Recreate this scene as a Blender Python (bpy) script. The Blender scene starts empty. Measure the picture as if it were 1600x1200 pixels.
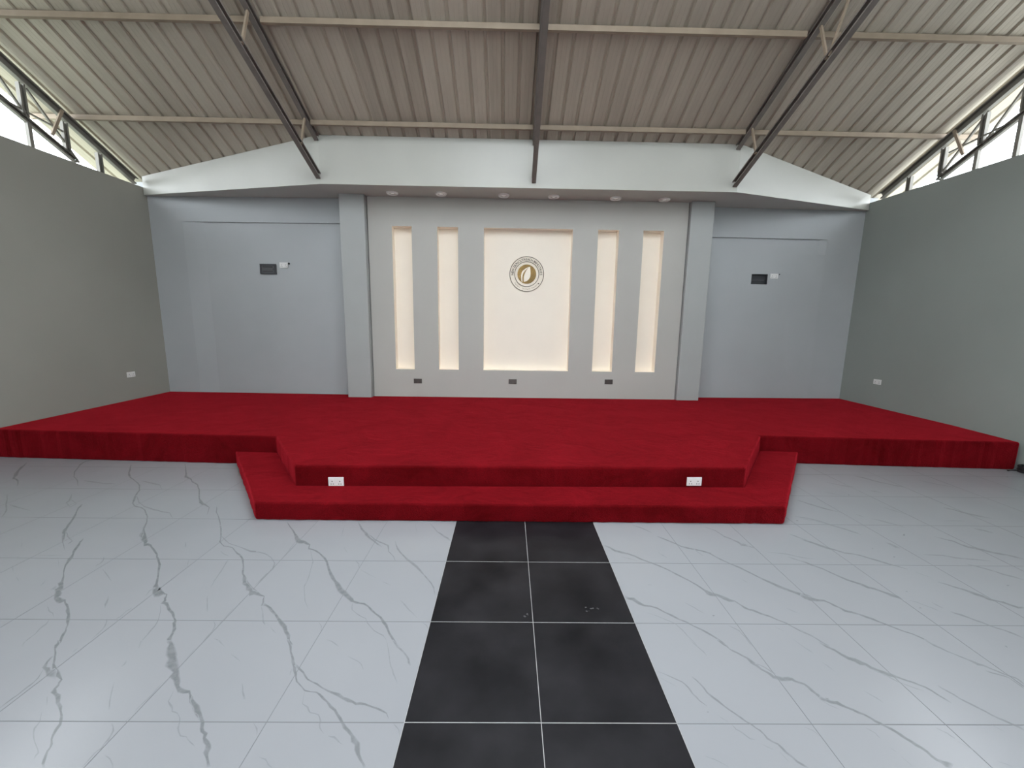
import bpy, bmesh, math, random
from mathutils import Vector, Matrix
random.seed(7)
S = bpy.context.scene
COL = S.collection

# ---------------------------------------------------------------- camera
F = Vector((0.01632926, 0.98762117, -0.15600569))
R = Vector((0.99979375, -0.01424385, 0.0144762))
U = Vector((-0.01207488, 0.1562099, 0.98765007))
cam_data = bpy.data.cameras.new('camera')
cam_data.sensor_width = 36.0
cam_data.lens = 633.69 / 1600 * 36.0
cam_data.clip_start = 0.05
cam_data.clip_end = 300
cam = bpy.data.objects.new('camera', cam_data)
COL.objects.link(cam)
M = Matrix((R, U, -F)).transposed().to_4x4()
M.translation = Vector((0, 0, 1.7497))
cam.matrix_world = M
S.camera = cam

# ---------------------------------------------------------------- world, light, exposure
S.view_settings.view_transform = 'Standard'
S.view_settings.look = 'None'
S.view_settings.gamma = 1
S.view_settings.use_curve_mapping = False
S.view_settings.exposure = 0
S.cycles.use_denoising = True
S.cycles.max_bounces = 12
S.cycles.diffuse_bounces = 8
S.cycles.sample_clamp_indirect = 6
w = bpy.data.worlds.new('overcast_sky')
S.world = w
w.use_nodes = True
bg = w.node_tree.nodes['Background']
bg.inputs[0].default_value = (0.90, 0.955, 1.0, 1)
bg.inputs[1].default_value = 8.9


# ---------------------------------------------------------------- measurements (metres)
WL, WR = -6.207, 6.42          # side walls
Z2, Z1 = 0.353, 0.162          # platform, lower step
ZS = 3.765                     # soffit
ZW = 3.888                     # top of the side walls
YF = 6.655                     # bulkhead face
YN = 7.238                     # feature wall face
TR = -0.0055                   # the tiling is laid a touch askew
XA, YA, T = -0.4327, 1.5276, 0.6
YEND = -7.2
GY, GZ = 4.12, -1.0                       # front and rear ends of the infill added to the gables
DW, DH = 1.6, 2.6               # rear doorway half width, height
def roof(y): return 4.46 + 0.51 * (6.655 - y)
def yb(x):                     # face of the back wall
    P = [(-6.6, 7.50), (-2.8, 7.40), (3.2, 7.50), (6.9, 7.58)]
    for (a, b), (c, d) in zip(P, P[1:]):
        if x <= c: return b + (d - b) * (x - a) / (c - a)
    return P[-1][1]

# traced marble veins: (strength, [left x, left y, right x, right y, ...])
VEINS=[(0.8,[-5.68,4.701,-5.623,4.661,-5.562,4.53,-5.472,4.471,-5.414,4.349,-5.282,4.272,-5.244,4.185,-5.241,4.213,-5.12,4.125,-5.127,4.147,-4.971,3.995,-4.958,3.992]),
(0.5,[-4.856,3.807,-4.822,3.8,-4.615,3.6,-4.595,3.598,-4.468,3.48,-4.437,3.468,-4.368,3.364,-4.337,3.347]),
(0.45,[-4.543,3.572,-4.567,3.595,-4.415,3.524,-4.442,3.55,-4.231,3.463,-4.246,3.478]),
(0.7,[-4.928,4.838,-4.899,4.809,-5.038,4.755,-5.008,4.728,-5.004,4.641,-4.94,4.594,-4.824,4.404,-4.786,4.383,-4.668,4.25,-4.668,4.262,-4.517,4.14,-4.52,4.157,-4.37,4.004,-4.363,4.006]),
(0.5,[-4.269,3.847,-4.251,3.841,-4.162,3.724,-4.108,3.694,-4.103,3.634,-4.085,3.634,-3.96,3.538,-3.967,3.551]),
(0.4,[-4.125,3.695,-4.145,3.723,-3.988,3.618,-3.976,3.614,-3.97,3.535,-3.952,3.521]),
(0.5,[-4.464,4.152,-4.485,4.173,-4.32,4.107,-4.348,4.138,-4.166,4.068,-4.186,4.09,-4.053,4.071,-4.073,4.092]),
(0.8,[-4.408,4.637,-4.38,4.626,-4.268,4.462,-4.231,4.449,-4.143,4.311,-4.115,4.317,-4.047,4.231,-4.065,4.263,-3.896,4.13,-3.907,4.15,-3.775,4.029,-3.773,4.046,-3.684,3.926,-3.657,3.913,-3.624,3.819,-3.588,3.797,-3.552,3.713,-3.508,3.691,-3.486,3.631,-3.477,3.637,-3.395,3.559,-3.408,3.58,-3.324,3.537,-3.34,3.559,-3.251,3.49,-3.254,3.506,-3.125,3.37,-3.116,3.376,-3.062,3.292,-3.044,3.285,-2.997,3.188,-2.971,3.175,-2.932,3.075,-2.89,3.061,-2.865,3.004,-2.843,3.013]),
(0.5,[-3.607,3.802,-3.605,3.813,-3.438,3.643,-3.443,3.66,-3.317,3.561,-3.328,3.579,-3.171,3.492,-3.195,3.525,-3.071,3.458,-3.087,3.481,-2.986,3.44,-2.997,3.459,-2.882,3.344,-2.881,3.351]),
(0.5,[-3.862,4.151,-3.879,4.173,-3.711,4.091,-3.738,4.127,-3.572,4.043,-3.585,4.065,-3.468,3.938,-3.467,3.948]),
(0.85,[-3.827,4.698,-3.82,4.702,-3.603,4.42,-3.588,4.423,-3.492,4.259,-3.505,4.323,-3.39,4.208,-3.41,4.251,-3.317,4.135,-3.331,4.168,-3.2,4.056,-3.208,4.083,-3.105,3.947,-3.093,3.953,-2.983,3.78,-2.968,3.784,-2.882,3.649,-2.893,3.707,-2.783,3.594,-2.798,3.629,-2.725,3.562,-2.719,3.565,-2.646,3.426,-2.636,3.422]),
(0.8,[-2.67,3.581,-2.661,3.58,-2.597,3.468,-2.589,3.473,-2.48,3.334,-2.472,3.343,-2.387,3.213,-2.373,3.217,-2.294,3.088,-2.28,3.087,-2.263,3.03,-2.246,3.024]),
(0.8,[-3.127,4.583,-3.101,4.586,-2.957,4.315,-2.92,4.319]),
(0.85,[-3.933,3.617,-3.912,3.603,-3.891,3.538,-3.862,3.521,-3.785,3.404,-3.744,3.382,-3.66,3.225,-3.614,3.2,-3.611,3.147,-3.552,3.123,-3.511,3.052,-3.483,3.046,-3.437,2.981,-3.421,2.977]),
(0.6,[-3.562,3.118,-3.561,3.128,-3.452,3.031,-3.455,3.044,-3.359,2.973,-3.365,2.986]),
(0.7,[-3.547,3.081,-3.532,3.08,-3.435,2.975,-3.429,2.977,-3.284,2.849,-3.281,2.852]),
(0.6,[-3.497,3.06,-3.502,3.071,-3.402,3,-3.408,3.011,-3.364,2.98,-3.348,2.973,-3.352,2.938,-3.338,2.929]),
(0.3,[-3.408,2.776,-3.42,2.786,-3.218,2.777,-3.229,2.788]),
(0.95,[-3.316,3.019,-3.3,3.009,-3.298,2.972,-3.268,2.954,-3.25,2.896,-3.212,2.875,-3.208,2.833,-3.173,2.817,-3.159,2.771,-3.114,2.749,-3.107,2.694,-3.078,2.679,-3.066,2.642,-3.048,2.636,-2.999,2.572,-2.987,2.569,-2.952,2.52,-2.927,2.512,-2.928,2.47,-2.849,2.437,-2.888,2.413,-2.819,2.393,-2.816,2.345,-2.769,2.346,-2.733,2.281,-2.771,2.34,-2.695,2.291,-2.712,2.317,-2.656,2.26,-2.644,2.268,-2.603,2.21,-2.577,2.214,-2.532,2.146,-2.504,2.146,-2.477,2.1,-2.465,2.097,-2.443,2.056,-2.426,2.05,-2.423,2.015,-2.395,2.003,-2.39,1.965,-2.366,1.955,-2.375,1.944,-2.353,1.936]),
(0.5,[-2.89,2.397,-2.905,2.408,-2.868,2.416,-2.915,2.45]),
(0.45,[-2.925,2.776,-2.916,2.774,-2.885,2.729,-2.867,2.72,-2.866,2.687,-2.852,2.677,-2.867,2.656,-2.856,2.648]),
(0.4,[-2.784,2.62,-2.785,2.626,-2.649,2.523,-2.65,2.534,-2.598,2.489,-2.598,2.495]),
(0.5,[-2.484,2.348,-2.476,2.346,-2.448,2.295,-2.425,2.288,-2.403,2.24,-2.392,2.237]),
(0.45,[-2.758,2.253,-2.756,2.256,-2.697,2.207,-2.698,2.215,-2.658,2.191,-2.659,2.198,-2.614,2.157,-2.611,2.158]),
(0.45,[-2.627,2.144,-2.615,2.139,-2.605,2.106,-2.59,2.098,-2.6,2.071,-2.587,2.064,-2.582,2.037,-2.574,2.032,-2.576,1.983,-2.567,1.978,-2.553,1.951,-2.545,1.948]),
(0.45,[-2.304,2.148,-2.291,2.145,-2.272,2.11,-2.258,2.104,-2.25,2.068,-2.239,2.062,-2.241,1.998,-2.233,1.993]),
(0.35,[-2.246,2.245,-2.231,2.234,-2.249,2.216,-2.241,2.211,-2.244,2.171,-2.232,2.163,-2.249,2.146,-2.241,2.14]),
(0.3,[-3.261,2.526,-3.264,2.535,-3.187,2.48,-3.188,2.485]),
(0.25,[-3.447,2.657,-3.436,2.661,-3.344,2.578,-3.336,2.581]),
(0.25,[-3.715,2.95,-3.687,2.938,-3.657,2.892,-3.638,2.885]),
(0.25,[-3.541,2.772,-3.515,2.767,-3.495,2.733,-3.481,2.73]),
(0.3,[-3.041,2.502,-3.03,2.497,-3.007,2.441,-2.992,2.433]),
(0.35,[-3.237,2.759,-3.233,2.76,-3.099,2.638,-3.095,2.639]),
(1,[-3.01,3.198,-3.005,3.203,-2.946,3.133,-2.939,3.137,-2.897,3.072,-2.871,3.073,-2.849,2.994,-2.796,3,-2.747,2.903,-2.771,2.962,-2.696,2.902,-2.714,2.936,-2.644,2.86,-2.645,2.881,-2.565,2.797,-2.561,2.812,-2.505,2.735,-2.492,2.745,-2.45,2.679,-2.428,2.68,-2.388,2.599,-2.368,2.596,-2.336,2.533,-2.318,2.529,-2.293,2.469,-2.272,2.466,-2.259,2.405,-2.206,2.408,-2.182,2.329,-2.237,2.438,-2.149,2.358,-2.17,2.388,-2.135,2.361,-2.128,2.366,-2.122,2.33,-2.1,2.321,-2.1,2.275,-2.079,2.294,-2.043,2.25,-2.045,2.274,-1.991,2.206,-1.984,2.222,-1.94,2.166,-1.932,2.179,-1.904,2.135,-1.888,2.137,-1.881,2.095,-1.854,2.09,-1.853,2.058,-1.831,2.051,-1.837,2.021,-1.816,2.015,-1.816,1.975,-1.778,1.975,-1.78,1.936,-1.749,1.946]),
(0.5,[-2.886,3.034,-2.916,3.049,-2.917,3.08,-2.942,3.095,-2.931,3.112,-2.95,3.126]),
(0.5,[-2.262,2.432,-2.249,2.421,-2.271,2.4,-2.261,2.393,-2.25,2.346,-2.242,2.341]),
(0.5,[-2.094,2.266,-2.088,2.266,-2.043,2.206,-2.037,2.205,-2.006,2.149,-1.998,2.146,-1.982,2.095,-1.972,2.09,-1.971,2.039,-1.96,2.033,-1.96,1.977,-1.953,1.973,-1.943,1.949,-1.937,1.946]),
(0.5,[-2.234,2.222,-2.246,2.231,-2.232,2.235,-2.241,2.243]),
(0.45,[-2.484,2.972,-2.477,2.971,-2.433,2.895,-2.416,2.892]),
(0.4,[-2.287,2.746,-2.27,2.739,-2.226,2.647,-2.218,2.644]),
(0.85,[-2.404,3.241,-2.395,3.243,-2.332,3.142,-2.32,3.143,-2.268,3.05,-2.255,3.047,-2.229,2.978,-2.221,2.985,-2.148,2.911,-2.153,2.924,-2.069,2.891,-2.074,2.903,-1.988,2.814,-1.989,2.832,-1.924,2.763,-1.92,2.779,-1.878,2.706,-1.865,2.711,-1.837,2.648,-1.823,2.648,-1.799,2.578,-1.784,2.58,-1.759,2.519,-1.73,2.529,-1.722,2.46,-1.7,2.482,-1.661,2.4,-1.645,2.44,-1.605,2.344,-1.621,2.408,-1.555,2.35,-1.575,2.393,-1.51,2.343,-1.509,2.352,-1.504,2.316,-1.489,2.313,-1.481,2.258,-1.47,2.289,-1.423,2.237,-1.424,2.258,-1.369,2.192,-1.364,2.208,-1.311,2.138,-1.303,2.155,-1.274,2.102,-1.265,2.119]),
(0.6,[-2.266,3.059,-2.267,3.069,-2.197,2.997,-2.198,3.01,-2.13,2.948,-2.134,2.958,-2,2.891,-2.006,2.904,-1.897,2.835,-1.909,2.861,-1.823,2.825,-1.833,2.845,-1.76,2.807,-1.763,2.816,-1.695,2.757,-1.695,2.763,-1.639,2.691,-1.631,2.693,-1.617,2.63,-1.608,2.623,-1.632,2.572,-1.624,2.566,-1.636,2.454,-1.629,2.448]),
(0.6,[-1.726,2.509,-1.723,2.518,-1.673,2.456,-1.67,2.465,-1.63,2.419,-1.63,2.432,-1.573,2.38,-1.574,2.392]),
(0.4,[-2.126,2.843,-2.127,2.853,-2.083,2.81,-2.087,2.821,-2.009,2.772,-2.013,2.781]),
(0.4,[-2.001,2.738,-1.983,2.726,-1.982,2.675,-1.97,2.667,-1.953,2.576,-1.941,2.568,-1.933,2.499,-1.922,2.493,-1.907,2.431,-1.899,2.427]),
(0.5,[-1.871,2.35,-1.864,2.35,-1.813,2.268,-1.804,2.267,-1.769,2.207,-1.763,2.207]),
(0.45,[-1.682,2.135,-1.68,2.138,-1.651,2.105,-1.643,2.105,-1.637,2.073,-1.626,2.068,-1.632,2.032,-1.623,2.026,-1.63,1.985,-1.624,1.981]),
(0.3,[-1.634,2.249,-1.627,2.244,-1.629,2.152,-1.621,2.146,-1.631,2.096,-1.624,2.091]),
(0.4,[-1.581,2.001,-1.583,2.007,-1.539,1.983,-1.54,1.99,-1.495,1.95,-1.493,1.954]),
(0.55,[-1.478,2.259,-1.473,2.261,-1.435,2.199,-1.429,2.2,-1.39,2.125,-1.384,2.127,-1.365,2.1,-1.362,2.104]),
(0.5,[-1.324,2.085,-1.322,2.089,-1.267,2.039,-1.266,2.044]),
(0.9,[-1.874,3.3,-1.872,3.308,-1.799,3.207,-1.796,3.218,-1.703,3.088,-1.695,3.106,-1.632,2.971,-1.636,3.044,-1.562,2.957,-1.577,3.006,-1.509,2.936,-1.505,2.951,-1.489,2.877,-1.487,2.9,-1.417,2.845,-1.42,2.869,-1.347,2.785,-1.344,2.804,-1.283,2.712,-1.272,2.727,-1.23,2.621,-1.215,2.633,-1.165,2.522,-1.148,2.545,-1.102,2.438,-1.085,2.479,-1.02,2.353,-1.007,2.397,-0.948,2.295,-0.942,2.332,-0.914,2.282,-0.918,2.308,-0.859,2.272,-0.859,2.291,-0.8,2.22,-0.795,2.238,-0.723,2.156,-0.716,2.171,-0.677,2.095,-0.663,2.109,-0.642,2.039,-0.631,2.048,-0.589,1.969,-0.579,1.98,-0.561,1.936,-0.551,1.948]),
(0.35,[-1.643,3.002,-1.634,2.994,-1.633,2.891,-1.624,2.884,-1.623,2.772,-1.615,2.766]),
(0.4,[-1.465,2.863,-1.46,2.866,-1.382,2.719,-1.371,2.718,-1.329,2.547,-1.319,2.543,-1.311,2.446,-1.301,2.443,-1.237,2.306,-1.231,2.307,-1.183,2.236,-1.179,2.239]),
(0.7,[-1.266,3.302,-1.258,3.314,-1.197,3.178,-1.187,3.202,-1.127,3.082,-1.119,3.126,-1.033,2.993,-1.031,3.017,-0.94,2.914,-0.94,2.924]),
(0.65,[-1.109,3.097,-1.107,3.111,-1.028,3.014,-1.028,3.031,-0.944,2.957,-0.945,2.977,-0.903,2.928,-0.894,2.945,-0.873,2.851,-0.868,2.857,-0.819,2.788,-0.815,2.794,-0.79,2.729,-0.785,2.733]),
(0.65,[-0.864,3.005,-0.859,3.008,-0.819,2.888,-0.808,2.903,-0.746,2.791,-0.741,2.808,-0.665,2.696,-0.657,2.723,-0.585,2.608,-0.577,2.627,-0.516,2.519,-0.509,2.531,-0.461,2.434,-0.452,2.441,-0.442,2.365,-0.431,2.368]),
(0.55,[-0.647,3.294,-0.643,3.304,-0.554,3.142,-0.55,3.156,-0.484,3.061,-0.478,3.087,-0.427,3,-0.421,3.022]),
(0.3,[-0.769,3.296,-0.763,3.299,-0.72,3.127,-0.714,3.129]),
(0.3,[-1.361,3.25,-1.353,3.247,-1.31,3.057,-1.301,3.054]),
(0.3,[-1.233,2.911,-1.227,2.921,-1.17,2.824,-1.166,2.83]),
(0.45,[-1.084,2.739,-1.082,2.747,-1.039,2.688,-1.034,2.696,-1.023,2.649,-1.016,2.65]),
(0.3,[-1.004,2.624,-1.004,2.633,-0.937,2.576,-0.937,2.586,-0.864,2.529,-0.864,2.537]),
(0.35,[-0.809,2.492,-0.809,2.502,-0.746,2.454,-0.746,2.462]),
(0.45,[-0.644,2.311,-0.64,2.319,-0.582,2.235,-0.576,2.245,-0.509,2.162,-0.507,2.167]),
(0.4,[-0.469,2.123,-0.467,2.129,-0.441,2.1,-0.437,2.106,-0.428,2.074,-0.424,2.076]),
(0.5,[-0.936,2.287,-0.929,2.286,-0.915,2.227,-0.911,2.23,-0.863,2.184,-0.862,2.192,-0.806,2.152,-0.804,2.159,-0.786,2.118,-0.782,2.123,-0.727,2.058,-0.725,2.064,-0.666,2.022,-0.663,2.029,-0.635,1.985,-0.632,1.989]),
(0.45,[-1.074,2.132,-1.071,2.136,-1.041,2.095,-1.036,2.097,-1.026,2.06,-1.021,2.06]),
(0.45,[-0.971,1.995,-0.972,2,-0.924,1.975,-0.924,1.981,-0.887,1.949,-0.886,1.953]),
(0.6,[-1.857,2.837,-1.865,2.852,-1.782,2.814,-1.788,2.829,-1.714,2.771,-1.715,2.78,-1.647,2.7,-1.638,2.703,-1.625,2.642,-1.614,2.634,-1.626,2.56,-1.618,2.553,-1.629,2.47,-1.622,2.464]),
(0.4,[-1.461,2.241,-1.454,2.242,-1.394,2.136,-1.389,2.138,-1.361,2.103,-1.359,2.106]),
(0.9,[-1.472,2.261,-1.479,2.296,-1.412,2.233,-1.41,2.25,-1.318,2.143,-1.311,2.161,-1.249,2.075,-1.233,2.098,-1.199,2.019,-1.177,2.029,-1.177,1.986,-1.163,1.994,-1.136,1.946,-1.127,1.96]),
(0.9,[-2.414,1.992,-2.385,1.98,-2.391,1.955,-2.362,1.947,-2.338,1.906,-2.323,1.904,-2.291,1.857,-2.276,1.856,-2.243,1.806,-2.224,1.814,-2.181,1.761,-2.175,1.785,-2.133,1.744,-2.123,1.745,-2.12,1.717,-2.102,1.71,-2.11,1.676,-2.073,1.676,-2.043,1.637,-2.03,1.651,-1.997,1.604,-1.978,1.609,-1.944,1.564,-1.929,1.564,-1.91,1.527,-1.89,1.521,-1.888,1.48,-1.872,1.476,-1.857,1.446,-1.84,1.442,-1.84,1.416,-1.826,1.412,-1.818,1.382,-1.8,1.379,-1.787,1.353,-1.773,1.352]),
(0.8,[-2.325,1.887,-2.314,1.881,-2.319,1.853,-2.301,1.844,-2.299,1.812,-2.276,1.816,-2.215,1.756,-2.241,1.802,-2.157,1.743,-2.204,1.796]),
(0.7,[-2.282,1.804,-2.275,1.801,-2.255,1.757,-2.246,1.753,-2.248,1.719,-2.238,1.714,-2.25,1.69,-2.238,1.683,-2.25,1.65,-2.24,1.645,-2.251,1.603,-2.242,1.598]),
(0.4,[-2.105,1.657,-2.094,1.656,-2.057,1.613,-2.051,1.612]),
(0.45,[-2.045,1.583,-2.038,1.582,-2.003,1.537,-1.996,1.535,-1.997,1.51,-1.983,1.506,-1.955,1.47,-1.948,1.471,-1.901,1.433,-1.897,1.435,-1.869,1.41,-1.857,1.408,-1.857,1.386,-1.851,1.384]),
(1,[-1.825,1.988,-1.8,1.995,-1.785,1.935,-1.742,1.943,-1.753,1.889,-1.693,1.897,-1.712,1.841,-1.658,1.857,-1.671,1.805,-1.618,1.816,-1.631,1.759,-1.584,1.773,-1.572,1.717,-1.547,1.731,-1.521,1.674,-1.527,1.706,-1.467,1.671,-1.47,1.688,-1.446,1.646,-1.434,1.654,-1.403,1.605,-1.385,1.62,-1.355,1.563,-1.336,1.576,-1.313,1.532,-1.299,1.537,-1.29,1.505,-1.275,1.509,-1.26,1.476,-1.246,1.483]),
(0.45,[-1.548,1.684,-1.542,1.682,-1.53,1.631,-1.524,1.631,-1.497,1.603,-1.487,1.609,-1.471,1.579,-1.469,1.585,-1.442,1.572,-1.442,1.577,-1.416,1.552,-1.41,1.552,-1.391,1.507,-1.38,1.507,-1.35,1.472,-1.349,1.477,-1.323,1.469,-1.324,1.474,-1.288,1.445,-1.286,1.45,-1.255,1.429,-1.255,1.431]),
(0.45,[-1.866,1.731,-1.861,1.73,-1.836,1.684,-1.825,1.682,-1.796,1.632,-1.786,1.63,-1.761,1.591,-1.753,1.591]),
(0.45,[-1.691,1.528,-1.68,1.531,-1.655,1.498,-1.642,1.495,-1.641,1.462,-1.628,1.456,-1.633,1.426,-1.624,1.421,-1.641,1.408,-1.634,1.404,-1.638,1.356,-1.632,1.352]),
(0.4,[-1.962,1.993,-1.952,1.989,-1.937,1.937,-1.925,1.932]),
(0.4,[-1.925,1.858,-1.908,1.848,-1.916,1.822,-1.907,1.817]),
(0.4,[-1.589,1.396,-1.59,1.401,-1.557,1.382,-1.554,1.386,-1.515,1.35,-1.509,1.353]),
(0.35,[-1.638,1.736,-1.632,1.732,-1.633,1.669,-1.625,1.664,-1.639,1.621,-1.63,1.616,-1.64,1.584,-1.632,1.58]),
(0.35,[-1.636,1.937,-1.629,1.933,-1.636,1.88,-1.627,1.874]),
(0.3,[-2.578,1.988,-2.566,1.983,-2.56,1.951,-2.541,1.942]),
(0.25,[-2.249,1.94,-2.242,1.936,-2.249,1.908,-2.238,1.902]),
(0.3,[-1.639,1.561,-1.63,1.556,-1.64,1.529,-1.632,1.525]),
(0.95,[-1.444,1.658,-1.438,1.66,-1.411,1.613,-1.391,1.624,-1.372,1.577,-1.352,1.595,-1.332,1.552,-1.315,1.557,-1.292,1.503,-1.276,1.509,-1.26,1.479,-1.242,1.487,-1.238,1.447,-1.21,1.452,-1.212,1.422,-1.183,1.423,-1.188,1.391,-1.172,1.391,-1.155,1.352,-1.138,1.355]),
(0.85,[-1.184,1.995,-1.177,2.001,-1.142,1.943,-1.129,1.949,-1.095,1.873,-1.081,1.877,-1.059,1.818,-1.04,1.823,-1.03,1.776,-1.015,1.778,-0.999,1.732,-0.993,1.738,-0.933,1.681,-0.933,1.69,-0.874,1.672,-0.875,1.681,-0.836,1.643,-0.83,1.655,-0.781,1.598,-0.773,1.611,-0.735,1.562,-0.726,1.571,-0.699,1.525,-0.69,1.534,-0.66,1.488,-0.648,1.499,-0.628,1.446,-0.604,1.461,-0.603,1.416,-0.578,1.426,-0.568,1.376,-0.556,1.381,-0.542,1.346,-0.531,1.352]),
(0.8,[-1.055,1.826,-1.05,1.841,-0.99,1.78,-0.985,1.789,-0.95,1.742,-0.948,1.751,-0.891,1.714,-0.891,1.726,-0.823,1.678,-0.823,1.689,-0.763,1.651,-0.763,1.674,-0.709,1.624,-0.707,1.646,-0.667,1.61,-0.669,1.626,-0.626,1.61,-0.628,1.623,-0.558,1.587,-0.557,1.599,-0.516,1.57,-0.513,1.575,-0.5,1.546,-0.497,1.548]),
(0.5,[-1.06,1.806,-1.05,1.803,-1.052,1.771,-1.044,1.768]),
(0.45,[-0.934,1.684,-0.93,1.683,-0.913,1.618,-0.909,1.619,-0.882,1.598,-0.877,1.606,-0.856,1.573,-0.855,1.579,-0.816,1.563,-0.813,1.569,-0.797,1.535,-0.787,1.536,-0.786,1.507,-0.779,1.509,-0.754,1.481,-0.752,1.483]),
(0.45,[-0.732,1.471,-0.733,1.476,-0.705,1.463,-0.704,1.473,-0.682,1.448,-0.679,1.454,-0.656,1.436,-0.655,1.438]),
(0.45,[-1.553,1.989,-1.553,1.995,-1.492,1.948,-1.491,1.953]),
(0.4,[-1.423,1.897,-1.423,1.905,-1.335,1.843,-1.334,1.848]),
(0.5,[-1.256,1.727,-1.252,1.728,-1.226,1.679,-1.216,1.681,-1.192,1.637,-1.182,1.64]),
(0.5,[-1.083,1.532,-1.081,1.534,-1.055,1.505,-1.047,1.507,-1.037,1.477,-1.031,1.477]),
(0.4,[-0.973,1.389,-0.974,1.392,-0.941,1.377,-0.94,1.384,-0.922,1.36,-0.918,1.365,-0.897,1.348,-0.896,1.352]),
(0.5,[-0.956,1.989,-0.957,1.998,-0.92,1.971,-0.919,1.981,-0.879,1.944,-0.878,1.949]),
(0.4,[-0.808,1.88,-0.807,1.892,-0.747,1.852,-0.746,1.857,-0.721,1.831,-0.716,1.836,-0.699,1.8,-0.695,1.802]),
(0.6,[-0.606,1.991,-0.601,1.997,-0.569,1.942,-0.562,1.953,-0.522,1.901,-0.515,1.912,-0.493,1.864,-0.482,1.871,-0.472,1.824,-0.463,1.827]),
(0.4,[-0.639,1.994,-0.635,1.995,-0.601,1.901,-0.594,1.903,-0.571,1.824,-0.564,1.826,-0.546,1.779,-0.538,1.783,-0.508,1.723,-0.505,1.725]),
(0.5,[-0.473,1.524,-0.47,1.528,-0.443,1.498,-0.439,1.5,-0.431,1.47,-0.427,1.47]),
(0.75,[0.792,2.946,0.802,2.965,0.854,2.867,0.868,2.897,0.946,2.831,0.956,2.852,1.023,2.76,1.034,2.78,1.13,2.677,1.141,2.694,1.208,2.588,1.22,2.605,1.27,2.517,1.28,2.529,1.327,2.412,1.343,2.429,1.342,2.359,1.377,2.404,1.413,2.325,1.439,2.362,1.473,2.308,1.485,2.322,1.497,2.25,1.514,2.268,1.539,2.223,1.555,2.242,1.614,2.173,1.626,2.186,1.675,2.121,1.685,2.131,1.712,2.064,1.724,2.075,1.755,2.019,1.768,2.03]),
(0.65,[1.12,3.277,1.127,3.29,1.177,3.225,1.187,3.243,1.241,3.146,1.248,3.158]),
(0.75,[1.263,3.089,1.276,3.111,1.348,3,1.361,3.02,1.397,2.94,1.408,2.958,1.483,2.896,1.495,2.917,1.579,2.842,1.594,2.863,1.621,2.767,1.634,2.783,1.708,2.659,1.725,2.679,1.75,2.6,1.764,2.615,1.8,2.517,1.818,2.537,1.85,2.443,1.877,2.471,1.897,2.406,1.918,2.428,1.935,2.364,1.968,2.397,1.982,2.321,2.014,2.354]),
(0.4,[1.484,2.902,1.493,2.911,1.512,2.81,1.525,2.824]),
(0.4,[1.187,2.853,1.194,2.863,1.231,2.784,1.238,2.793]),
(0.6,[1.738,3.25,1.747,3.264,1.8,3.191,1.809,3.204,1.824,3.09,1.839,3.109,1.876,3.026,1.891,3.044,1.89,2.958,1.918,2.995,1.946,2.942,1.963,2.966,1.975,2.921,1.989,2.939]),
(0.5,[1.915,2.999,1.926,3.013,1.949,2.948,1.96,2.961]),
(0.4,[2.038,2.869,2.046,2.881,2.173,2.842,2.185,2.857,2.26,2.793,2.275,2.81,2.335,2.784,2.344,2.795]),
(0.5,[2.16,2.809,2.17,2.819,2.214,2.757,2.225,2.769,2.274,2.704,2.287,2.717]),
(0.55,[2.402,3.142,2.414,3.155,2.446,3.079,2.46,3.093,2.498,3.002,2.518,3.023]),
(0.8,[0.777,2.34,0.794,2.373,0.822,2.315,0.844,2.349,0.876,2.264,0.887,2.284,0.951,2.243,0.96,2.258,1.02,2.174,1.033,2.192,1.08,2.128,1.091,2.141,1.145,2.066,1.156,2.079,1.184,2.022,1.195,2.034,1.215,1.97,1.228,1.982,1.227,1.939,1.24,1.949]),
(0.4,[0.882,2.207,0.886,2.214,0.966,2.152,0.97,2.159,1.014,2.116,1.018,2.121,1.031,2.069,1.039,2.076,1.043,2.026,1.049,2.03,1.068,1.95,1.074,1.955]),
(0.45,[1.148,2.298,1.154,2.305,1.186,2.253,1.193,2.262,1.227,2.201,1.232,2.207]),
(0.3,[1.764,2.25,1.772,2.258,1.813,2.203,1.82,2.209]),
(0.3,[1.648,2.536,1.655,2.544,1.667,2.491,1.674,2.498]),
(0.5,[1.321,2.106,1.326,2.112,1.358,2.064,1.367,2.072,1.368,2.016,1.376,2.022,1.367,1.951,1.374,1.955]),
(0.35,[0.887,2.797,0.892,2.809,0.99,2.744,0.995,2.755]),
(0.3,[1.588,2.096,1.594,2.102,1.618,2.06,1.625,2.067]),
(0.35,[0.974,2.472,0.981,2.486,1.004,2.466,1.008,2.476]),
(0.9,[1.266,2.183,1.273,2.196,1.281,2.182,1.287,2.193]),
(0.65,[2.441,3.066,2.455,3.082,2.494,2.998,2.517,3.023,2.548,2.923,2.581,2.957,2.639,2.856,2.659,2.877,2.735,2.827,2.751,2.843,2.798,2.765,2.819,2.785,2.857,2.715,2.874,2.729,2.934,2.654,2.946,2.665]),
(0.35,[2.963,2.622,2.975,2.631,3.009,2.558,3.02,2.567]),
(0.7,[3.003,2.511,3.017,2.522,3.057,2.458,3.075,2.472,3.111,2.381,3.148,2.407,3.146,2.331,3.178,2.353,3.205,2.304,3.233,2.323,3.245,2.255,3.272,2.274,3.283,2.253,3.302,2.267]),
(0.6,[2.915,3.26,2.935,3.28,2.972,3.196,2.989,3.213,3.007,3.152,3.021,3.165]),
(0.3,[2.695,3.416,2.708,3.432,2.795,3.379,2.809,3.394,2.918,3.263,2.931,3.277]),
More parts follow.
